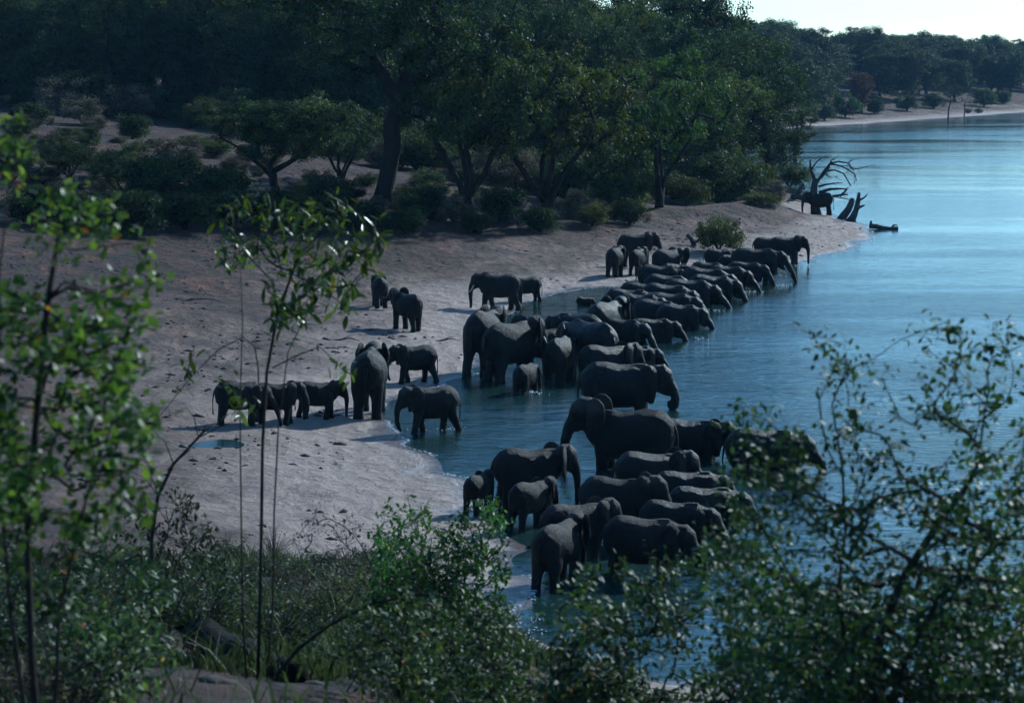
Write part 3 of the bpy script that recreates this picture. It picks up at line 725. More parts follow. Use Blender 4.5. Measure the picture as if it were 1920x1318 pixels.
# named trees of the middle distance: (name, proto, u, v of base, scale, rot, label)
MID = [
 ('spreading_tree', 'tall', 712, 380, 1.45, 0.0, .95, 'tall thick-trunked tree forking above the dark slope, left of centre'),
 ('forked_tree', 'tall2', 548, 195, 1.15, .2, 1, 'dark forked tree standing high on the slope behind the flat-topped one'),
 ('flat_topped_tree', 'umbrella', 525, 362, 1.3, .3, .92, 'low wide flat-topped acacia on the shaded slope, left of the thick trunk'),
 ('leaning_tree', 'dome1', 880, 402, 1.85, 2.1, 1.2, 'dark multi-stemmed tree just right of the thick-trunked tree'),
 ('domed_tree', 'dome0', 1020, 412, 1.85, .4, 1.15, 'domed olive tree with several stems at the foot of the slope'),
 ('green_tree', 'dome2', 1236, 390, 1.7, 1.2, 1.2, 'green multi-stemmed tree at the edge of the shaded bank'),
 ('small_pale_tree', 'dome0', 1378, 378, .75, 2.6, .8, 'small pale tree with bare lower limbs beside the grassy mound'),
 ('overhanging_tree', 'round0', 1440, 352, 1.0, .2, 1.15, 'big dark tree overhanging the water behind the dead tree'),
 ('bankside_tree', 'round2', 1345, 335, 1.1, 1.9, 1.15, 'dark tree behind the small pale tree on the bank'),
 ('shoreline_tree', 'round0', 1490, 300, .8, 3.0, .85, 'low dark tree farthest out over the river bend'),
 ('shade_tree', 'dome1', 130, 345, .6, .9, 1.0, 'dark domed tree in deep shade behind the left edge shrub'),
 ('shade_tree', 'dome1', 235, 380, .65, 2.9, .9, 'dark domed tree at the lower edge of the open slope'),
 ('shade_tree', 'dome1', 20, 355, .6, 4.0, 1.0, 'dark domed tree at the left border of the photo above the beach'),
 ('shade_tree', 'dome1', 640, 345, 1.0, 5.0, 1.0, 'dark low tree between the flat-topped acacia and the thick trunk'),
]
for name, key, u, v, s, rz, szf, lab in MID:
    p = ground(u, v, 100)
    tree(name, key, p, s, rz, lab, 'tree', 'trees on the near slope', s * szf, sink=.1)
# wood on the slope behind
ORD = 'first second third fourth fifth sixth seventh eighth ninth tenth eleventh twelfth thirteenth fourteenth fifteenth sixteenth seventeenth eighteenth nineteenth twentieth'.split()
def ordinal(i): return ORD[i] if i < 20 else 'twenty-' + ORD[i - 20]
rw = random.Random(77)
WOOD = []
def far_enough(x, y, L, d): return all((x - q[0]) ** 2 + (y - q[1]) ** 2 > d * d for q in L)
def wood_edge(u): return np.interp(u, [-100, 350, 600, 760, 1000, 1200, 1350, 1420, 1600], [232, 232, 230, 226, 216, 202, 198, 206, 208])
tries = 0
while len(WOOD) < 105 and tries < 9000:
    tries += 1
    u = rw.uniform(-120, 1570); row = rw.choice((0, 0, 1, 2, 3)); y = wood_edge(u) + row * 26 + rw.uniform(0, 16)
    x = (u - 960) / FPX * y
    sd = float(shore_dist([x], [y])[0])
    if sd < 5 or not far_enough(x, y, WOOD, 5.2): continue
    WOOD.append((x, y, u, row))
WOOD.sort(key=lambda q: q[2])
keys = ['round0', 'round1', 'round2', 'round3', 'tall2', 'round0', 'round2', 'round1']
nf = 0
for i, (x, y, u, row) in enumerate(WOOD):
    k = rw.choice(keys); z = hz(x, y)
    topz = CAM_Z + y * (100 - np.interp(u, [0, 600, 1000, 1200, 1330, 1390, 1480, 1560], [-70, -70, -55, -25, -15, 35, 52, 75])) / FPX
    Hn = 13 if k == 'tall2' else 10.4
    sz = max(.6, (topz - z) / Hn * rw.uniform(.8, 1.08)); s_ = min(sz, 1.35) * rw.uniform(.95, 1.2)
    if row == 0 and rw.random() < .3: sz *= .7; s_ *= .8
    if row == 0:
        lab = 'dark leafy tree, %s from the left along the front edge of the slope wood' % ordinal(nf); nf += 1
    else: lab = 'dark tree whose crown shows behind the front edge of the slope wood'
    tree('woodland_tree', k, (x, y, z), s_, rw.uniform(0, 6.28), lab, 'tree', 'trees of the slope wood' if row else 'front trees of the slope wood', sz, sink=.15)
UND = []
tries = 0
while len(UND) < 120 and tries < 4000:
    tries += 1
    u = rw.uniform(-60, 1500); y = wood_edge(u) + rw.uniform(-42 if 560 < u < 1230 else -8, 22); x = (u - 960) / FPX * y
    if float(shore_dist([x], [y])[0]) < 4 or not far_enough(x, y, UND, 3.2): continue
    UND.append((x, y))
    tree('understorey_bush', rw.choice(['bush0', 'bush1', 'bush1', 'bush3', 'bush2']), gp(x, y), rw.uniform(1.1, 2.7), rw.uniform(0, 6.28), 'bush in the dark undergrowth between the trunks of the slope wood', 'bush', 'undergrowth of the slope wood', sink=.05)
# shrubs on the open slope
SH = [(30, 150, 'bush1', 2.2, 'leafy shrub at the far left upper edge of the open slope'), (110, 135, 'bush1', 2.0, 'leafy shrub beside the one at the far left upper edge of the slope'), (180, 128, 'bush0', 2.6, 'green shrub on the upper edge of the open slope, third from the left'),
      (260, 122, 'bush1', 2.2, 'dark shrub on the upper edge of the open slope, fourth from the left'), (330, 128, 'bush0', 2.6, 'green shrub on the upper edge of the open slope, fifth from the left'), (400, 140, 'bush3', 2.0, 'olive shrub above the left end of the flat-topped acacia'),
      (470, 165, 'bush3', 1.8, 'olive shrub left of the foot of the forked tree'), (200, 200, 'bush3', 2.2, 'dark olive shrub alone in the middle of the red open slope'), (160, 235, 'bush2', 1.6, 'dry grey shrub in the middle of the red open slope'),
      (60, 240, 'bush1', 1.3, 'dark shrub at the left edge halfway up the open slope'), (250, 262, 'bush1', 1.3, 'dark shrub in the lower right of the open slope'), (120, 320, 'bush1', 1.3, 'big dark shrub above the bright leaves of the left edge shrub'),
      (30, 320, 'bush1', 1.3, 'dark shrub behind the top of the left edge shrub'), (210, 335, 'bush1', 1.3, 'dark shrub in deep shade at the foot of the open slope'), (330, 320, 'bush2', 1.5, 'dry shrub left of the flat-topped acacia'),
      (390, 245, 'bush3', 1.9, 'olive shrub touching the left end of the flat-topped acacia'), (300, 390, 'bush1', 2.2, 'dark shrub at the edge of the beach left of the sapling crown'), (400, 400, 'bush1', 1.9, 'dark shrub behind the left of the sapling crown'),
      (620, 405, 'bush1', 1.7, 'dark shrub left of the thick trunk'), (800, 412, 'bush1', 1.5, 'dark shrub right of the thick trunk'), (850, 420, 'bush2', 1.2, 'dry shrub between the thick trunk and the multi-stemmed tree'),
      (940, 416, 'bush1', 1.5, 'dark shrub left of the domed olive tree'), (1085, 408, 'bush2', 1.3, 'dry shrub right of the foot of the domed olive tree'), (1150, 400, 'bush1', 1.7, 'dark shrub left of the green multi-stemmed tree'),
      (1190, 372, 'bush1', 2.2, 'dark shrub behind the left stems of the green multi-stemmed tree'), (1290, 385, 'bush3', 1.5, 'olive shrub right of the green multi-stemmed tree'), (640, 215, 'bush1', 1.8, 'dark shrub between the forked tree and the thick trunk'),
      (820, 240, 'bush1', 2.0, 'dark shrub just right of the fork of the thick-trunked tree'), (860, 300, 'bush2', 1.5, 'dry shrub behind the stems right of the thick trunk'), (790, 320, 'bush1', 1.8, 'dark shrub against the right side of the thick trunk'),
      (1450, 376, 'bush2', 1.2, 'dry shrub at the top of the bank left of the dead tree'), (1480, 352, 'bush3', 1.5, 'olive shrub under the overhanging tree'), (450, 210, 'bush2', 1.6, 'dry shrub above the middle of the flat-topped acacia'),
      (1335, 372, 'bush1', 1.5, 'dark shrub left of the small pale tree'),
      (70, 425, 'bush1', 1.6, 'dark shrub at the beach edge under the left shrub crown'), (160, 438, 'bush1', 1.5, 'dark shrub at the beach edge behind bright leaves, second from the left'), (250, 442, 'bush1', 1.7, 'dark shrub at the beach edge left of the sapling, third from the left'),
      (345, 430, 'bush1', 1.5, 'dark shrub at the beach edge just left of the sapling crown'), (430, 424, 'bush1', 1.4, 'dark shrub hidden behind the left leaves of the sapling crown'), (520, 430, 'bush1', 1.6, 'dark shrub hidden behind the middle of the sapling crown'),
      (600, 432, 'bush1', 1.4, 'dark shrub behind the right leaves of the sapling crown'), (690, 436, 'bush1', 1.2, 'dark shrub in front of the foot of the thick trunk'), (760, 440, 'bush3', 1.0, 'low olive shrub at the beach edge right of the sapling crown'),
      (890, 438, 'bush1', .9, 'low dark shrub at the beach edge below the multi-stemmed tree'), (1010, 436, 'bush1', 1.1, 'low dark shrub at the beach edge below the domed olive tree'), (1110, 425, 'bush3', 1.0, 'low olive shrub at the beach edge between the domed and the green trees')]
for i, (u, v, k, s_, lab) in enumerate(SH):
    p = ground(u, v, 90)
    tree('slope_shrub', k, p, s_, i * 1.7, lab, 'shrub', 'shrubs on the slope', s_ * .9, sink=.05)
SCR = []
tries = 0
while len(SCR) < 70 and tries < 3000:
    tries += 1
    u = rw.uniform(-40, 1330); v = rw.uniform(150, 420) if u < 700 else rw.uniform(330, 425)
    p = ground(u, v, 90)
    if p[1] > 225 or p[2] < 2.2 or not far_enough(p[0], p[1], SCR, 2.4): continue
    SCR.append((p[0], p[1])); k = rw.choice(('bush2', 'bush2', 'bush1', 'bush3')); s_ = rw.uniform(.45, 1.15)
    tree('scrub_tuft', k, p, s_, rw.uniform(0, 6.28), 'small dry grey tuft of scrub on the brown slope' if k == 'bush2' else 'small dark green tuft of scrub on the brown slope', 'scrub', 'small scrub on the slope', s_ * rw.uniform(.5, .9), sink=.03)
p = ground(1348, 474, 90); tree('round_bush', 'bush3', p, 1.15, 0, 'round bush on the sand among the far drinking herd', 'bush', None, 1.3)
p = ground(1428, 384, 90); tree('tussock', 'bush3', p, 1.2, 0, 'yellowish bush on the mound left of the dead tree', 'bush', None, .55)
# far bank
FARL = []
rf = random.Random(9)
tries = 0
while len(FARL) < 95 and tries < 9000:
    tries += 1
    y = rf.uniform(395, 780); u = rf.uniform(1330, 2150)
    x = (u - 960) / FPX * y
    sd = float(shore_dist([x], [y])[0])
    if sd < 22 + 6 * math.sin(u * .02) or sd > 80: continue
    if not far_enough(x, y, FARL, 6.6): continue
    FARL.append((x, y, u, sd))
FARL.sort(key=lambda q: q[2]); nf = 0
for i, (x, y, u, sd) in enumerate(FARL):
    z = hz(x, y)
    tv = np.interp(u, [1330, 1450, 1500, 1550, 1600, 1660, 1750, 1800, 1850, 1880, 1920], [28, 34, 50, 68, 50, 56, 58, 66, 64, 78, 72])
    topz = CAM_Z + y * (97 - tv) / FPX
    front = sd < 36
    sz = max(.45, (topz - z) / 16 * (rf.uniform(.55, .85) if front else rf.uniform(.8, 1.05))); s_ = max(.75, sz) * rf.uniform(1.0, 1.3)
    seen = front and 1500 < u < 1935
    lab = 'hazy tree above the far sandbank, %s from the left in its front row' % ordinal(nf) if seen else 'hazy blue-green tree in the rear line behind the far sandbank'
    nf += seen
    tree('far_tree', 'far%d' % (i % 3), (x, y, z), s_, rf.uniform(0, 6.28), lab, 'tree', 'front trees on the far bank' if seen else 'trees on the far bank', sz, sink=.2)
tree('red_leaved_tree', 'far1', gp((1612 - 960) / FPX * 462, 462), .48, 1.0, 'tree with rusty red crown among the trees of the far bank', 'tree', None, .52, 'leaf_red')
for u, v, s_, lab in ((1778, 224, .85, 'thin bare tree at the waterline of the far bank, left of its pair'), (1808, 222, .65, 'thin bare tree at the waterline of the far bank, right of its pair')):
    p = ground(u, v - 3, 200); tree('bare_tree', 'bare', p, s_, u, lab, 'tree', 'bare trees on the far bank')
for i, (u, v, s_, k) in enumerate([(1545, 228, 1.8, 'bush1'), (1585, 222, 2.4, 'bush0'), (1640, 215, 1.8, 'bush1'), (1700, 208, 2.0, 'bush1'), (1750, 205, 2.0, 'bush1'), (1815, 214, .7, 'bush2'), (1835, 214, .7, 'bush2'), (1845, 200, 2.2, 'bush0'), (1880, 196, 1.8, 'bush1')]):
    p = ground(u, v, 200); tree('far_bank_bush', k, p, s_, i * 2.1, 'small bush on the far sandbank, %s from the left' % ordinal(i), 'bush', 'bushes on the far bank')

# ------------------------------------------------------------------ dead wood on the point
def px_tubes(chains, d, seed, n=6, depth=.5, scale_r=1.0):
    rng = random.Random(seed); mb = MB()
    for pts, r0, r1 in chains:
        k = len(pts); dd = d + rng.uniform(-depth, depth); de = rng.uniform(-depth, depth)
        P = [at(u, v, dd + de * i / max(1, k - 1)) for i, (u, v) in enumerate(pts)]
        mb.tube(P, [(r0 + (r1 - r0) * i / (k - 1)) * scale_r * rng.uniform(.88, 1.12) for i in range(k)], n)
    return mb
pd_ = ground(1522, 402, 90); D = pd_[1]
dead = [([(1532, 404), (1528, 380), (1526, 355), (1530, 335)], .38, .26), ([(1530, 345), (1545, 322), (1556, 308), (1572, 303)], .17, .07), ([(1528, 340), (1520, 318), (1519, 300)], .17, .07),
        ([(1545, 322), (1565, 319), (1582, 326), (1592, 343), (1597, 350)], .09, .03), ([(1556, 308), (1575, 311), (1590, 318), (1604, 328), (1606, 340)], .1, .03),
        ([(1572, 303), (1590, 306), (1600, 318), (1612, 316), (1628, 312), (1640, 308)], .08, .02), ([(1590, 306), (1598, 300), (1612, 298)], .05, .02),
        ([(1535, 350), (1550, 346), (1566, 344), (1580, 343)], .11, .03), ([(1535, 362), (1556, 355), (1575, 354), (1589, 355)], .16, .05), ([(1575, 368), (1584, 360), (1589, 352)], .12, .05),
        ([(1540, 365), (1560, 368), (1578, 366), (1590, 365)], .15, .05), ([(1560, 368), (1580, 372), (1600, 376), (1606, 380)], .06, .025), ([(1522, 318), (1530, 305), (1540, 296), (1556, 294)], .07, .025),
        ([(1545, 322), (1552, 332), (1570, 333), (1578, 339)], .05, .02), ([(1540, 335), (1553, 318), (1560, 300), (1575, 292)], .07, .02), ([(1575, 311), (1592, 311), (1602, 323), (1603, 345)], .04, .015)]
rt = random.Random(31)
for _ in range(46):
    c_, _a, _b = rt.choice(dead[1:16]); i_ = rt.randrange(1, len(c_)); (u1, v1), (u0, v0) = c_[i_], c_[i_ - 1]
    t_ = rt.random(); us, vs_ = u0 + (u1 - u0) * t_, v0 + (v1 - v0) * t_; a_ = math.atan2(v1 - v0, u1 - u0) + rt.choice((-1, 1)) * rt.uniform(.4, 1.1); L_ = rt.uniform(4, 13)
    dead.append(([(us, vs_), (us + L_ * .5 * math.cos(a_), vs_ + L_ * .5 * math.sin(a_)), (us + L_ * math.cos(a_ + .3), vs_ + L_ * math.sin(a_ + .3))], .035, .01))
e = link('dead_tree', None); e.location = pd_
tag(e, 'grey dead tree with arching bare branches standing on the sandy point', 'dead tree')
def add_px(name, parent, chains, d, seed, m, **kw):
    me = px_tubes(chains, d, seed, **kw).mesh(name, m)
    o = link(name, me, parent); o.matrix_parent_inverse = Matrix.Translation(-Vector(parent.location)) if parent else Matrix()
    return o
add_px('trunk', e, dead[:1], D, 1, M['deadwood'], n=9, depth=.1)
add_px('branch', e, dead[1:], D, 2, M['deadwood'], depth=.35)
e = link('fallen_snag', None); q = ground(1492, 376, 90); e.location = q
tag(e, 'dark broken snag leaning at the left of the dead tree', 'dead wood')
add_px('trunk', e, [([(1483, 372), (1494, 368), (1510, 372), (1530, 380)], .25, .35)], q[1], 3, M['deadwood'], n=8, depth=.1)
add_px('branch', e, [([(1494, 368), (1500, 355), (1507, 345)], .25, .16), ([(1507, 356), (1510, 348)], .1, .05)], q[1], 4, M['deadwood'], depth=.1)
q = ground(1579, 411, 90)
e = link('leaning_stump', None); e.location = q; tag(e, 'shorter of two leaning grey stumps at the tip of the point', 'stump')
add_px('trunk', e, [([(1576, 414), (1582, 405), (1591, 393), (1596, 382), (1599, 372)], .34, .2)], q[1], 5, M['deadwood'], n=9, depth=.05)
q = ground(1598, 414, 90)
e = link('leaning_stump', None); e.location = q; tag(e, 'taller leaning grey stump with forked tip and side limbs at the tip of the point', 'stump')
add_px('trunk', e, [([(1593, 418), (1599, 409), (1605, 395), (1609, 378), (1611, 361)], .4, .12)], q[1], 6, M['deadwood'], n=9, depth=.05)
add_px('limb', e, [([(1609, 376), (1617, 373), (1624, 368), (1626, 363)], .12, .04)], q[1], 7, M['deadwood'], depth=.2)
add_px('limb', e, [([(1605, 393), (1613, 388), (1621, 385)], .16, .08)], q[1], 8, M['deadwood'], depth=.2)
q = z0(1658, 430)
e = link('driftwood_log', None); e.location = q; tag(e, 'dark driftwood log lying in the shallows off the tip of the point', 'log')
add_px('trunk', e, [([(1630, 424), (1642, 425), (1655, 427), (1668, 429), (1684, 428)], .2, .12)], q[1], 9, M['deadwood'], n=8, depth=.1)
add_px('limb', e, [([(1633, 424), (1633, 414)], .16, .07)], q[1], 10, M['deadwood'], depth=.05)
add_px('limb', e, [([(1672, 428), (1676, 422), (1683, 423)], .1, .05)], q[1], 11, M['deadwood'], depth=.05)
q = ground(1292, 462, 90)
e = link('broken_stump', None); e.location = q; tag(e, 'dark broken stump on the sand left of the round bush', 'stump')
add_px('trunk', e, [([(1302, 474), (1301, 458), (1296, 448), (1288, 440)], .22, .14)], q[1], 12, M['deadwood'], n=8, depth=.05)
add_px('limb', e, [([(1300, 456), (1312, 450), (1322, 444)], .12, .06)], q[1], 13, M['deadwood'], depth=.05)

# ------------------------------------------------------------------ foreground
LEAF_V = np.array([(0, 0, 0), (.22, .17, .035), (.22, 0, 0), (.22, -.17, .035), (.55, .25, .03), (.55, 0, -.02), (.55, -.25, .03), (.82, .15, -.02), (.82, 0, -.06), (.82, -.15, -.02), (1, 0, -.12)], np.float32)
LEAF_F = [(0, 2, 1), (0, 3, 2), (1, 2, 5, 4), (2, 3, 6, 5), (4, 5, 8, 7), (5, 6, 9, 8), (7, 8, 10), (8, 9, 10)]
LEAF_T = np.array([(0, 2, 1), (0, 3, 2), (1, 2, 5), (1, 5, 4), (2, 3, 6), (2, 6, 5), (4, 5, 8), (4, 8, 7), (5, 6, 9), (5, 9, 8), (7, 8, 10), (8, 9, 10)])
def leaf_mesh(m, wide):
    me = bpy.data.meshes.new('leaf'); v = LEAF_V * np.array([1, wide, 1]); me.from_pydata([tuple(map(float, x)) for x in v], [], LEAF_F); me.materials.append(m); smooth(me); me.update(); return me
def near_shrub(name, label, cat, seed, base, stems, tips, leafm, leaf_len, wide, per, shoot, tip_r=.0035, singles=300, group=None, max_r=.05, droop=0, bark='bark_near', wob=.16, first=.1, hang=.3):
    rng = random.Random(seed); rs = np.random.RandomState(seed)
    e = link(name, None); e.location = base; tag(e, label, cat, group)
    ch, T, Dv = skeleton(rng, stems, tips, tip_r, .5, max_r, wob, droop, first)
    o = link('branches', branches(ch, 'branches', M[bark]), e); o.matrix_parent_inverse = Matrix.Translation(-Vector(base))
    pos = []; fr = []
    for t, d in zip(T, Dv):
        d = d / (np.linalg.norm(d) + 1e-9)
        for k in range(per):
            s = -(k / per) * shoot * rng.uniform(.8, 1.1)
            p = t + d * s + np.array([rng.gauss(0, 1), rng.gauss(0, 1), rng.gauss(0, 1)]) * .035
            out = unit(rng) * .9 + d * .6; out[2] -= hang * rng.random()
            out = out / np.linalg.norm(out)
            nrm = np.array([rng.gauss(0, .55), rng.gauss(0, .55), 1.0])
            y = np.cross(nrm, out); y /= np.linalg.norm(y) + 1e-9; zz = np.cross(out, y)
            L = leaf_len * rng.uniform(.6, 1.25)
            pos.append(p); fr.append(np.stack([out, y, zz], 1) * L)
    pos = np.array(pos); fr = np.array(fr)
    # leaves that can be picked out: in frame, highest against the background
    u = 960 + pos[:, 0] / pos[:, 1] * FPX
    rel = (pos - CAMP) @ UP; dep = (pos - CAMP) @ FW
    v = 659 - rel / dep * FPX
    ok = (u > -5) & (u < 1925) & (v < 1320)
    order = np.argsort(np.where(ok, v + rs.rand(len(v)) * 260, 1e6))
    single = order[:min(singles, int(ok.sum()))]; rest = np.setdiff1d(np.arange(len(pos)), single)
    lm = leaf_mesh(M[leafm], wide); B = np.array(base)
    for i in single:
        q = link('leaf', lm, e)
        m4 = Matrix([[*map(float, fr[i][0]), float(pos[i][0] - B[0])], [*map(float, fr[i][1]), float(pos[i][1] - B[1])], [*map(float, fr[i][2]), float(pos[i][2] - B[2])], [0, 0, 0, 1]])
        q.matrix_local = m4
    if len(rest):
        lv = LEAF_V * np.array([1, wide, 1])
        Vv = np.einsum('nij,kj->nki', fr[rest], lv) + pos[rest][:, None] - B
        n = len(rest); Ff = (LEAF_T[None] + (np.arange(n) * len(LEAF_V))[:, None, None]).reshape(-1, 3)
        q = link('foliage', np_mesh('foliage', Vv.reshape(-1, 3), Ff, M[leafm], True), e); q['kind'] = 'stuff'
    return e
def px_tips(rng, top, bottom, n, d0, d1, dens=1.0):
    """tips spread through the volume below an outline"""
    us = [t[0] for t in top]; vt = [t[1] for t in top]; out = []
    for _ in range(n):
        u = rng.uniform(us[0], us[-1]); a = np.interp(u, us, vt)
        v = a + (bottom - a) * rng.random() ** dens
        out.append(at(u, v, rng.uniform(d0, d1)))
    return out
# tall shrub on the right
r3 = random.Random(101)
base = gp(1.95, 12.0)
tips = [at(u, v, r3.uniform(11.2, 12.8)) for u, v in [(1508, 622), (1530, 650), (1555, 648), (1570, 668), (1605, 690), (1640, 672), (1668, 690), (1655, 712), (1740, 618), (1768, 606), (1790, 612), (1728, 650), (1745, 690), (1800, 630), (1835, 655), (1862, 610), (1885, 600), (1880, 640), (1912, 650), (1900, 690), (1850, 700), (1780, 720), (1720, 700), (1590, 730), (1620, 760), (1560, 700), (1370, 756), (1395, 770), (1420, 772), (1440, 790), (1350, 800), (1500, 800), (1480, 830), (1540, 790), (1690, 760), (1760, 770), (1830, 740), (1890, 750)]]
top = [(1330, 900), (1380, 820), (1450, 810), (1520, 800), (1600, 770), (1680, 790), (1760, 740), (1850, 720), (1960, 690)]
tips += px_tips(r3, top, 1330, 470, 10.6, 13.4, .62)
stems = [[np.array(base) - [0, 0, .1], at(1640, 1290, 12), at(1650, 1200, 12), at(1690, 1090, 12), at(1760, 980, 11.9), at(1830, 890, 11.8)],
         [np.array(base) + [-.05, .05, -.1], at(1600, 1270, 12.1), at(1570, 1120, 12.2), at(1585, 1000, 12.2), at(1580, 880, 12.2), at(1560, 760, 12.1)],
         [np.array(base) + [.05, .1, -.1], at(1610, 1290, 12.3), at(1520, 1140, 12.6), at(1440, 1010, 12.7), at(1400, 900, 12.6)],
         [np.array(base) + [.1, 0, -.1], at(1680, 1280, 11.7), at(1760, 1120, 11.5), at(1860, 1030, 11.4), at(1930, 980, 11.4)]]
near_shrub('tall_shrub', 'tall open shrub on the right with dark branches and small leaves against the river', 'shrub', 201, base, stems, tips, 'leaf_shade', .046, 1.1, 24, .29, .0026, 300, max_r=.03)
# low leafy shrubs in front of the near herd
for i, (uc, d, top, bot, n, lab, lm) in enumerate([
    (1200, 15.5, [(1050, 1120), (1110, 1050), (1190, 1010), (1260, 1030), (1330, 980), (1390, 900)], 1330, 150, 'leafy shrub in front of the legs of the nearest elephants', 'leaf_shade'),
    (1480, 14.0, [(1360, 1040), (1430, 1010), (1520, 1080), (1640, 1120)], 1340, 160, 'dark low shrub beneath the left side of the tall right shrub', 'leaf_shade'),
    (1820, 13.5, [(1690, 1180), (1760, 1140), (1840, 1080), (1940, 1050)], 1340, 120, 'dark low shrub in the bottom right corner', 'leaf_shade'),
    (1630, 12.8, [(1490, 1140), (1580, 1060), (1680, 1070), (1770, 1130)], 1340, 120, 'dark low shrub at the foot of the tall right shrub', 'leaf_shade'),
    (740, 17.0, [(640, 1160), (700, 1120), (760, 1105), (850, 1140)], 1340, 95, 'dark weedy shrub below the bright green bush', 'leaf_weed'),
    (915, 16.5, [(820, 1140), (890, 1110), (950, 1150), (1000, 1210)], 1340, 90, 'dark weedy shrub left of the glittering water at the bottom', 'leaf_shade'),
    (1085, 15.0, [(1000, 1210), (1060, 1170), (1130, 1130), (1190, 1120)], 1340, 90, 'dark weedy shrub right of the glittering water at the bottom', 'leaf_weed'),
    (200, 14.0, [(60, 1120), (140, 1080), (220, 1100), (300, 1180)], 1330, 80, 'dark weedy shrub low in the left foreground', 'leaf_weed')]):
    rr3 = random.Random(300 + i); x = (uc - 960) / FPX * d; base = gp(x, d)
    tips = px_tips(rr3, top, bot, n, d - 1.0, d + 1.0, .9); zb = base[2] + .25
    tips = [t for t in tips if t[2] > hz(t[0], t[1]) + .08]
    b = np.array(base)
    stems = [[b - [0, 0, .1], b + [.02, 0, .3], b + [.05, 0, .6]], [b - [0, 0, .1], b + [-.35, .1, .35], b + [-.6, .1, .7]], [b - [0, 0, .1], b + [.35, -.1, .35], b + [.7, -.1, .7]]]
    near_shrub('leafy_shrub', lab, 'shrub', 310 + i, base, stems, tips, lm, .06, 1.0, 18, .28, .0028, 120, max_r=.02)
# bright green bush in the centre
r3 = random.Random(120); d = 24.0
base = gp((840 - 960) / FPX * d, d)
top = [(690, 1060), (715, 960), (745, 895), (790, 940), (840, 990), (880, 950), (935, 930), (965, 990), (950, 1060)]
tips = px_tips(r3, top, 1190, 330, d - .9, d + .9, .85); b = np.array(base); tips = [t for t in tips if t[2] > hz(t[0], t[1]) + .05]
stems = [[b - [0, 0, .1], b + [0, 0, .5], b + [.1, 0, 1.0]], [b - [0, 0, .1], b + [-.3, .1, .5], b + [-.55, .1, 1.1]], [b - [0, 0, .1], b + [.3, -.1, .5], b + [.5, -.1, .9]]]
near_shrub('green_bush', 'dense bright green bush in the centre in front of the young elephants', 'bush', 121, base, stems, tips, 'leaf_bush', .065, 1.0, 22, .26, .003, 0, max_r=.02)
# leafy shrub at the left edge
r3 = random.Random(130); d = 10.0
base = gp((60 - 960) / FPX * d, d)
tips = [at(u, v, r3.uniform(9.4, 10.6)) for u, v in [(30, 222), (45, 215), (10, 250), (15, 290), (60, 285), (30, 310), (8, 330), (105, 355), (120, 350), (140, 375), (100, 390), (170, 370), (190, 375), (215, 395), (160, 420), (110, 430), (75, 440), (200, 440), (130, 470), (180, 470), (70, 480), (220, 430), (280, 455), (300, 525), (250, 528), (270, 505), (195, 560), (185, 550), (250, 560), (255, 590), (285, 595), (60, 570), (40, 540), (240, 620), (300, 600)]]
top = [(-60, 560), (0, 540), (80, 560), (160, 590), (230, 610), (270, 680), (290, 760)]
tips += px_tips(r3, top, 1010, 170, 8.8, 11.2, 1.0)
top = [(-60, 900), (120, 930), (220, 980)]
tips += px_tips(r3, top, 1150, 18, 9.4, 10.8, 1.0)
b = np.array(base)
stems = [[b - [0, 0, .1], at(60, 1250, 10), at(50, 1000, 10), at(70, 760, 10), at(90, 560, 10), at(110, 440, 10)], [b - [0, 0, .1], at(20, 1150, 10.1), at(-10, 800, 10.1), at(0, 500, 10), at(20, 330, 10)],
         [b - [0, 0, .1], at(110, 1150, 9.9), at(170, 900, 9.9), at(240, 720, 9.8)]]
near_shrub('edge_shrub', 'leafy shrub with round bright green leaves and a few orange ones at the left edge', 'shrub', 131, base, stems, tips, 'leaf_edge', .05, 1.4, 15, .19, .0024, 300, max_r=.02)
# weeds low at the left
r3 = random.Random(140)
for i, (uc, d, top, bot, n, lab) in enumerate([(120, 16, [(0, 1020), (60, 960), (160, 980), (260, 1010), (340, 1060)], 1240, 90, 'tangled green weeds below the left edge shrub'),
                                              (300, 22, [(230, 960), (290, 900), (360, 930), (430, 990)], 1110, 60, 'sparse weedy bush left of the sapling stems'),
                                              (640, 26, [(540, 1010), (600, 950), (680, 960), (740, 1000)], 1120, 80, 'grey-brown dry thicket right of the sapling stems')]):
    base = gp((uc - 960) / FPX * d, d); b = np.array(base)
    tips = px_tips(r3, top, bot, n, d - .9, d + .9, .9)
    tips = [t for t in tips if t[2] > hz(t[0], t[1]) + .05]
    stems = [[b - [0, 0, .1], b + [0, 0, .3], b + [.1, 0, .6]], [b - [0, 0, .1], b + [-.3, .1, .3], b + [-.5, .1, .6]], [b - [0, 0, .1], b + [.3, -.1, .3], b + [.5, -.1, .6]]]
    near_shrub('weed_bush' if i < 2 else 'dry_thicket', lab, 'bush', 141 + i, base, stems, tips, 'leaf_shade' if i < 2 else 'leaf_dry', .07 if i < 2 else .05, .8, 15, .3, .0035, 0, max_r=.014)
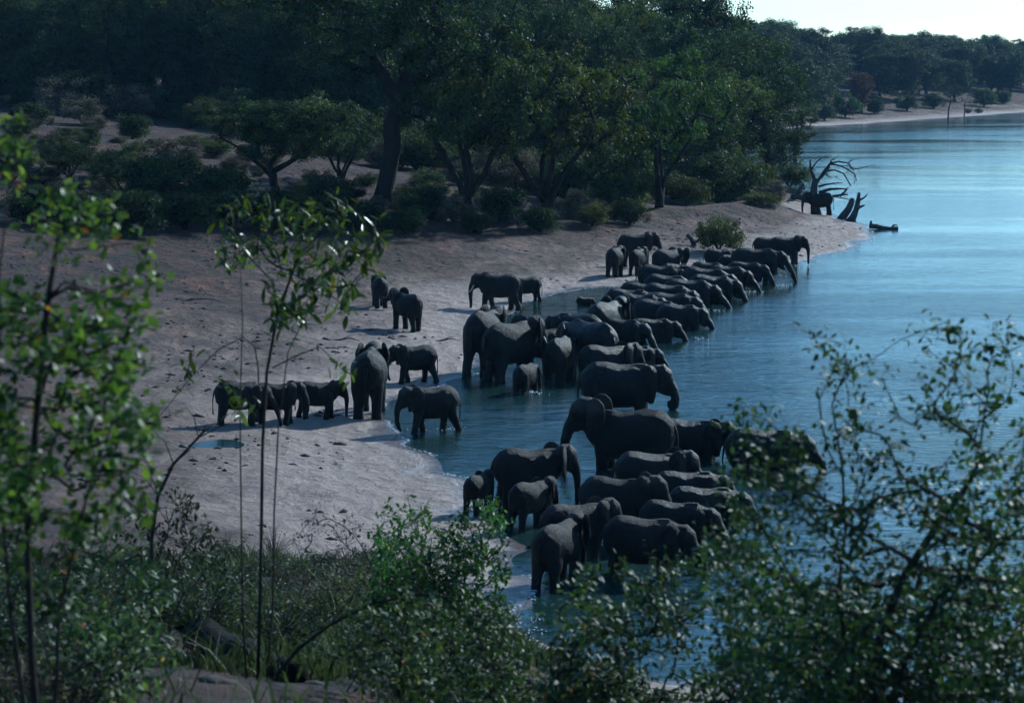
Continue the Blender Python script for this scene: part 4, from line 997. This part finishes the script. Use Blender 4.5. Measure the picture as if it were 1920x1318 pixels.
# leafy weeds over the near bank: three kinds, copied
def weed_mesh(seed, H, W, n, leaf, wide):
    rng = random.Random(seed); V = []; frs = []; mb = MB()
    for k in range(n):
        a = rng.uniform(0, 6.28); r = W * rng.random() ** .6; h = H * rng.uniform(.45, 1.0)
        t = np.array([r * math.cos(a), r * math.sin(a), h]); c = np.array([r * .35 * math.cos(a), r * .35 * math.sin(a), h * .55]); z = np.array([r * .12 * math.cos(a), r * .12 * math.sin(a), -.04])
        mb.tube([z, c, t], [.006, .004, .002], 4, cap=False)
        for q in range(11):
            s_ = .25 + .75 * rng.random(); p = (1 - s_) ** 2 * z + 2 * s_ * (1 - s_) * c + s_ * s_ * t
            o = unit(rng); o[2] = abs(o[2]) * .5 - .15; o /= np.linalg.norm(o); nn = np.array([rng.gauss(0, .6), rng.gauss(0, .6), 1])
            yy = np.cross(nn, o); yy /= np.linalg.norm(yy); L = leaf * rng.uniform(.55, 1.3)
            V.append(p); frs.append(np.stack([o, yy, np.cross(o, yy)], 1) * L)
    V = np.array(V); frs = np.array(frs); lv = LEAF_V * np.array([1, wide, 1])
    Vv = np.einsum('nij,kj->nki', frs, lv) + V[:, None]; m_ = len(V)
    return mb.mesh('stems', M['bark_near']), Vv.reshape(-1, 3), (LEAF_T[None] + (np.arange(m_) * len(LEAF_V))[:, None, None]).reshape(-1, 3)
WEED = []
for sd_, H_, W_, n_, lf, wd, lm in [(1, .75, .55, 60, .07, 1.0, 'leaf_shade'), (2, .5, .6, 55, .055, .8, 'leaf_weed'), (3, 1.0, .5, 55, .06, .7, 'leaf_weed'), (4, .6, .5, 45, .045, .5, 'leaf_dry')]:
    st, vv, ff = weed_mesh(sd_, H_, W_, n_, lf, wd); WEED.append((st, np_mesh('foliage', vv, ff, M[lm], True)))
rwd = random.Random(44); PL = []
tries = 0
while len(PL) < 150 and tries < 5000:
    tries += 1
    d_ = 12 + 44 * rwd.random() ** 1.1; u = rwd.uniform(-40, 1330); x = (u - 960) / FPX * d_; y = d_
    if d_ < 22.5 and 240 < u < 720: continue
    if d_ > 38 and u > 860: continue
    if d_ > 24 and 930 < u < 1080: continue
    if d_ > 30 and u > 800: continue
    if not far_enough(x, y, PL, .65): continue
    PL.append((x, y)); k = rwd.choice((0, 0, 1, 1, 2, 3)); s_ = rwd.uniform(.6, 1.25)
    e = link('weed_clump', None); e.location = gp(x, y); e.rotation_euler = (0, 0, rwd.uniform(0, 6.28)); e.scale = (s_, s_, s_ * rwd.uniform(.7, 1.1))
    tag(e, 'low leafy weed clump growing in the grass of the near bank' if k < 3 else 'dry straw-coloured weed clump in the grass of the near bank', 'weed', 'weeds on the near bank')
    link('stems', WEED[k][0], e); link('foliage', WEED[k][1], e)
# sapling in the left centre
r3 = random.Random(150); d = 17.5
base = ground(482, 1275, 8); d = base[1]; b = np.array(base)
tips = [at(u, v, d + r3.uniform(-.5, .5)) for u, v in [(430, 400), (445, 385), (470, 360), (480, 400), (425, 440), (420, 470), (450, 450), (465, 480), (500, 395), (520, 420), (540, 385), (555, 430), (575, 400), (600, 385), (625, 375), (650, 385), (690, 395), (705, 410), (660, 420), (635, 445), (700, 450), (720, 460), (600, 440), (590, 480), (540, 470), (520, 500), (560, 520), (600, 520), (640, 500), (670, 520), (690, 490), (545, 560), (520, 585), (580, 560), (620, 555), (570, 600), (530, 600), (660, 545), (500, 540), (490, 470), (510, 455), (575, 455), (610, 490), (655, 470), (640, 690), (655, 700), (365, 650), (360, 670), (430, 720), (440, 745), (430, 765), (455, 760), (640, 540), (550, 590)]]
tips += [t + np.array([r3.uniform(-.14, .14), r3.uniform(-.2, .2), r3.uniform(-.16, .1)]) for t in tips[:44]]
stems = [[b - [0, 0, .1], at(486, 1180, d), at(490, 1000, d), at(492, 840, d), at(500, 700, d), at(520, 590, d), at(560, 480, d)],
         [b + [.06, .05, -.1], at(512, 1130, d + .1), at(514, 960, d + .1), at(522, 800, d + .1), at(540, 660, d + .1), at(590, 560, d + .1), at(640, 470, d + .1)],
         [b + [-.08, .02, -.1], at(455, 1150, d - .1), at(452, 950, d - .1), at(450, 760, d - .1), at(455, 600, d - .1), at(450, 480, d - .1)],
         [at(486, 760, d), at(484, 690, d), at(478, 650, d), at(455, 632, d - .1), at(410, 655, d - .2), at(355, 710, d - .2), at(300, 780, d - .2)],
         [at(510, 690, d), at(560, 665, d), at(600, 650, d), at(640, 690, d)]]
near_shrub('sapling', 'slender many-stemmed sapling with glossy drooping leaves in the left foreground', 'sapling', 151, base, stems, tips, 'leaf_gloss', .115, .62, 8, .34, .004, 300, max_r=.015, hang=1.2, first=.55)
# bare arching stems
for nm, lab, pts, r0, r1, dd in [
    ('bare_branch', 'bare dark stem rising left of the sapling over the pale sand', [(284, 1010), (296, 930), (325, 870), (372, 820), (385, 805)], .022, .01, 19),
    ('bare_branch', 'dark bare branch arching from the log up to the right', [(520, 1262), (560, 1215), (620, 1170), (700, 1130), (790, 1112), (850, 1120)], .02, .007, 17.2)]:
    P = [at(u, v, dd) for u, v in pts]
    g0 = np.array([P[0][0], P[0][1], hz(P[0][0], P[0][1])])
    e = link(nm, None); e.location = g0; tag(e, lab, 'branch')
    mb = MB(); P2 = [g0 - [0, 0, .1]] + P if g0[2] < P[0][2] else P
    mb.tube(P2, list(np.linspace(r0, r1, len(P2))), 6)
    rr = random.Random(int(r0 * 1e5))
    for k in range(7):
        i = rr.randrange(1, len(P) - 1); s = np.array(P[i]); q = s + np.array([rr.uniform(-.3, .4), rr.uniform(-.2, .2), rr.uniform(.1, .45)])
        mb.tube([s, (s + q) / 2 + np.array([.03, 0, .03]), q], [.006, .004, .002], 5)
    o = link('branch', mb.mesh('branch', M['bark_near']), e); o.matrix_parent_inverse = Matrix.Translation(-Vector(g0))
# fallen log
la = ground(372, 1222, 8); lb = ground(556, 1282, 8)
rr = random.Random(7); mb = MB()
a = np.array([la[0], la[1], hz(la[0], la[1]) + .17]); bb = np.array([lb[0], lb[1], hz(lb[0], lb[1]) + .06])
n = 12
mb.tube([a + (bb - a) * i / n + np.array([0, 0, .03 * math.sin(i * 1.3)]) for i in range(n + 1)], [(.18 - .08 * i / n) * (1 + .08 * math.sin(i * 2.1)) for i in range(n + 1)], 16, jit=.05, rng=rr)
e = link('fallen_log', None); e.location = la; tag(e, 'weathered grey fallen log lying behind the sapling stems', 'log')
o = link('trunk', mb.mesh('trunk', M['log']), e); o.matrix_parent_inverse = Matrix.Translation(-Vector(la))
mb = MB(); c = ground(370, 1248, 8); q = ground(450, 1232, 8)
mb.tube([np.array(c) + [0, 0, .05], np.array(c) * .5 + np.array(q) * .5 + [0, 0, .1], np.array(q) + [0, 0, .12]], [.035, .04, .02], 8, jit=.15, rng=rr)
o = link('broken_limb', mb.mesh('broken_limb', M['log']), e); o.matrix_parent_inverse = Matrix.Translation(-Vector(la))
# stones near the log
rs_ = random.Random(8)
for u, v, s, lab in [(400, 1285, .09, 'dark lump of soil in front of the fallen log'), (590, 1285, .07, 'small dark stone right of the sapling foot')]:
    p = ground(u, v, 8); mb = MB()
    mb.tube([(0, 0, -.5), (0, 0, -.2), (0, 0, .25), (.05, 0, .5)], [.6, 1.0, .8, .25], 13, jit=.4, rng=rs_)
    o = link('stone', mb.mesh('stone', M['stone'])); o.location = p; o.scale = (s * 1.5, s, s); tag(o, lab, 'stone')

# grass on the near bank
rs = np.random.RandomState(3)
N = 210000
dd = 9 + 50 * rs.rand(N) ** .8; az = np.radians(rs.uniform(-17, 17, N))
x = dd * np.sin(az); y = dd * np.cos(az)
dens = .45 + .55 * vnoise(x, y, 2.4, 21) + .4 * vnoise(x, y, .7, 22)
u_ = 960 + x / y * FPX
keep = (dens > .5 + .25 * rs.rand(N)) & (dd < np.interp(np.degrees(az), [-17, -6, 0, 3, 17], [56, 56, 50, 42, 40]) + 3 * vnoise(x, y, 1.5, 31))
bare = (dd < 19.0 + 1.5 * vnoise(x, y, 1.2, 33)) & (u_ > 180) & (u_ < 740) & (rs.rand(N) < .9)
keep &= ~bare
x, y, dd = x[keep], y[keep], dd[keep]; z = height(x, y); N = len(x)
h = rs.uniform(.06, .34, N) * (.5 + .6 * (vnoise(x, y, 3, 23) + 1)); w = rs.uniform(.005, .013, N) * (1 + dd / 40)
an = rs.uniform(0, 6.28, N); ln = rs.normal(0, .6, (N, 2))
P0 = np.stack([x - np.cos(an) * w, y - np.sin(an) * w, z - .02], 1); P1 = np.stack([x + np.cos(an) * w, y + np.sin(an) * w, z - .02], 1)
m0 = np.stack([x + ln[:, 0] * h * .35 - np.cos(an) * w * .7, y + ln[:, 1] * h * .35 - np.sin(an) * w * .7, z + h * .6], 1)
m1 = np.stack([x + ln[:, 0] * h * .35 + np.cos(an) * w * .7, y + ln[:, 1] * h * .35 + np.sin(an) * w * .7, z + h * .6], 1)
P2 = np.stack([x + ln[:, 0] * h, y + ln[:, 1] * h, z + h], 1)
V = np.stack([P0, P1, m1, m0, P2], 1).reshape(-1, 3); bi = np.arange(N)[:, None] * 5
F = np.concatenate([bi + np.array([[0, 1, 2]]), bi + np.array([[0, 2, 3]]), bi + np.array([[3, 2, 4]])])
tag(link('bank_grass', np_mesh('bank_grass', V, F, M['grass'])), 'mixed green and straw grass covering the near bank', 'grass', kind='stuff')

# clods, dung and litter trampled into the sand
rc = np.random.RandomState(12); NC = 17000
x = rc.uniform(-34, 30, NC); y = rc.uniform(58, 175, NC); sd_ = shore_dist(x, y)
k_ = (sd_ > .8) & (sd_ < 45) & (vnoise(x, y, 4.0, 51) + .6 * vnoise(x, y, 1.2, 52) > -.1 + .6 * rc.rand(NC))
x, y = x[k_], y[k_]; z = height(x, y); NC = len(x)
r = .02 + .11 * rc.rand(NC) ** 3; an = rc.uniform(0, 6.28, NC); el = rc.uniform(1.0, 2.6, NC)
OCT = np.array([(1, 0, 0), (0, 1, 0), (-1, 0, 0), (0, -1, 0), (0, 0, .7), (0, 0, -.5)])
OF = np.array([(0, 1, 4), (1, 2, 4), (2, 3, 4), (3, 0, 4), (1, 0, 5), (2, 1, 5), (3, 2, 5), (0, 3, 5)])
Vc = OCT[None] * rc.uniform(.7, 1.3, (NC, 6, 1)) * r[:, None, None]; Vc[:, :, 0] *= el[:, None]
cx = Vc[:, :, 0] * np.cos(an)[:, None] - Vc[:, :, 1] * np.sin(an)[:, None]; cy_ = Vc[:, :, 0] * np.sin(an)[:, None] + Vc[:, :, 1] * np.cos(an)[:, None]
Vc = np.stack([cx + x[:, None], cy_ + y[:, None], Vc[:, :, 2] + z[:, None] + .01], -1).reshape(-1, 3)
tag(link('beach_litter', np_mesh('beach_litter', Vc, (OF[None] + (np.arange(NC) * 6)[:, None, None]).reshape(-1, 3), M['clod'])), 'small clods and litter strewn over the trampled sand', 'litter', kind='stuff')
for u, v, L_, an_, lab in [(352, 566, 3.2, .2, 'crooked fallen stick on the upper left sand'), (905, 760, 1.6, .5, 'short stick at the rim of the bay'), (640, 640, 1.8, -.3, 'stick lying on sand behind the sapling crown'), (830, 640, 1.6, .1, 'small dark stick on the sand left of the tall pale-rumped elephant')]:
    p = ground(u, v, 40)
    if float(shore_dist([p[0]], [p[1]])[0]) < .5: continue
    mb = MB(); q_ = [(L_ * t * math.cos(an_), L_ * t * math.sin(an_), .05 + .08 * math.sin(t * 7)) for t in (-.5, -.25, 0, .25, .5)]
    mb.tube(q_, [.05, .045, .04, .03, .015], 6)
    mb.tube([q_[2], (q_[2][0] + .3, q_[2][1] + .25, .16), (q_[2][0] + .55, q_[2][1] + .4, .2)], [.03, .02, .008], 5)
    o = link('fallen_stick', mb.mesh('fallen_stick', M['deadwood'])); o.location = p; tag(o, lab, 'stick', 'sticks on the sand')

# puddle on the sand
an = np.linspace(0, 2 * math.pi, 24, endpoint=False); zp = hz(PUD[0], PUD[1]) + .055
V = [(PUD[0], PUD[1], zp)] + [(PUD[0] + 1.3 * math.cos(t), PUD[1] + 1.3 * math.sin(t), zp) for t in an]
tag(link('puddle', np_mesh('puddle', V, [(0, i + 1, (i + 1) % 24 + 1) for i in range(24)], M['water'])), kind='structure')
# splashes at wading feet; white flecks low in the centre paint in sun glint
SP = [(1000, 738, 1.0), (975, 738, .5), (1400, 548, 1.3), (1420, 548, .9), (1470, 536, 1.2), (1322, 582, 1.1), (1345, 583, 1.0), (1380, 556, .9), (1180, 640, .6), (1305, 636, .9), (1070, 690, .7), (1035, 690, .7), (850, 806, .7), (790, 806, .9), (1488, 499, .8), (1460, 518, .7), (1312, 601, .7), (1000, 1185, .6), (985, 1200, .6), (1010, 1165, .5), (995, 1215, .6), (905, 712, .6), (940, 714, .6)]
rsp = np.random.RandomState(5); VV = []; FF = []
for u, v, s in SP:
    c = z0(u, v)
    for k in range(22):
        q = c + np.array([rsp.normal(0, .28) * s, rsp.normal(0, .3) * s, abs(rsp.normal(0, .03)) + .012]); r = rsp.uniform(.015, .05) * s
        i = len(VV); VV += [q + [r, 0, 0], q + [0, r * 1.4, 0], q - [r, 0, 0], q - [0, r * 1.4, 0], q + [0, 0, r * .7], q - [0, 0, r * .7]]
        FF += [(i, i + 1, i + 4), (i + 1, i + 2, i + 4), (i + 2, i + 3, i + 4), (i + 3, i, i + 4), (i + 1, i, i + 5), (i + 2, i + 1, i + 5), (i + 3, i + 2, i + 5), (i, i + 3, i + 5)]
sh = np.array(shore); BB = []; NN = []
for i in range(len(sh) - 1):
    A_, B_ = sh[i], sh[i + 1]
    if not (50 < A_[1] < 180 and A_[0] < 32): continue
    L_ = np.hypot(*(B_ - A_)); nrm_ = np.array([B_[1] - A_[1], A_[0] - B_[0]]) / max(L_, 1e-6)
    for k in range(int(L_ * 26)): BB.append(A_ + (B_ - A_) * rsp.rand()); NN.append(nrm_)
BB = np.array(BB); NN = np.array(NN); off = rsp.normal(0, .1, len(BB))
for _ in range(6):                       # walk to the waterline
    q_ = BB + NN * off[:, None]; off = off + np.clip((height(q_[:, 0], q_[:, 1]) - .004) * 9, -.5, .5)
q_ = BB + NN * off[:, None] + rsp.normal(0, .05, BB.shape)
ok_ = vnoise(BB[:, 0], BB[:, 1], 1.3, 77) > 0
for qx, qy in q_[ok_]:
    q = np.array([qx, qy, .012]); r = rsp.uniform(.01, .05)
    i_ = len(VV); VV += [q + [r, 0, 0], q + [0, r, 0], q - [r, 0, 0], q - [0, r, 0], q + [0, 0, r * .35], q - [0, 0, r * .3]]
    FF += [(i_, i_ + 1, i_ + 4), (i_ + 1, i_ + 2, i_ + 4), (i_ + 2, i_ + 3, i_ + 4), (i_ + 3, i_, i_ + 4), (i_ + 1, i_, i_ + 5), (i_ + 2, i_ + 1, i_ + 5), (i_ + 3, i_ + 2, i_ + 5), (i_, i_ + 3, i_ + 5)]
tag(link('splash_and_glint', np_mesh('splash_and_glint', VV, FF, M['foam_glint'])), 'white splashes and drips where the herd drinks, plus flecks painted as sun glint', 'splash', kind='stuff')

# ------------------------------------------------------------------ haze
m = bpy.data.materials.new('air'); m.use_nodes = True; n = m.node_tree.nodes
n.remove(n['Principled BSDF']); pv = n.new('ShaderNodeVolumePrincipled')
pv.inputs['Color'].default_value = (.35, .62, 1, 1); pv.inputs['Density'].default_value = .00008; pv.inputs['Anisotropy'].default_value = .2
m.node_tree.links.new(pv.outputs[0], n['Material Output'].inputs['Volume'])
x0, x1, y0, y1, zz0, zz1 = -1800, 1900, -400, 2100, -12, 50
V = [(x0, y0, zz0), (x1, y0, zz0), (x1, y1, zz0), (x0, y1, zz0), (x0, y0, zz1), (x1, y0, zz1), (x1, y1, zz1), (x0, y1, zz1)]
F = [(0, 3, 2, 1), (4, 5, 6, 7), (0, 1, 5, 4), (1, 2, 6, 5), (2, 3, 7, 6), (3, 0, 4, 7)]
if True:
    tag(link('haze', np_mesh('haze', V, F, m)), kind='stuff')
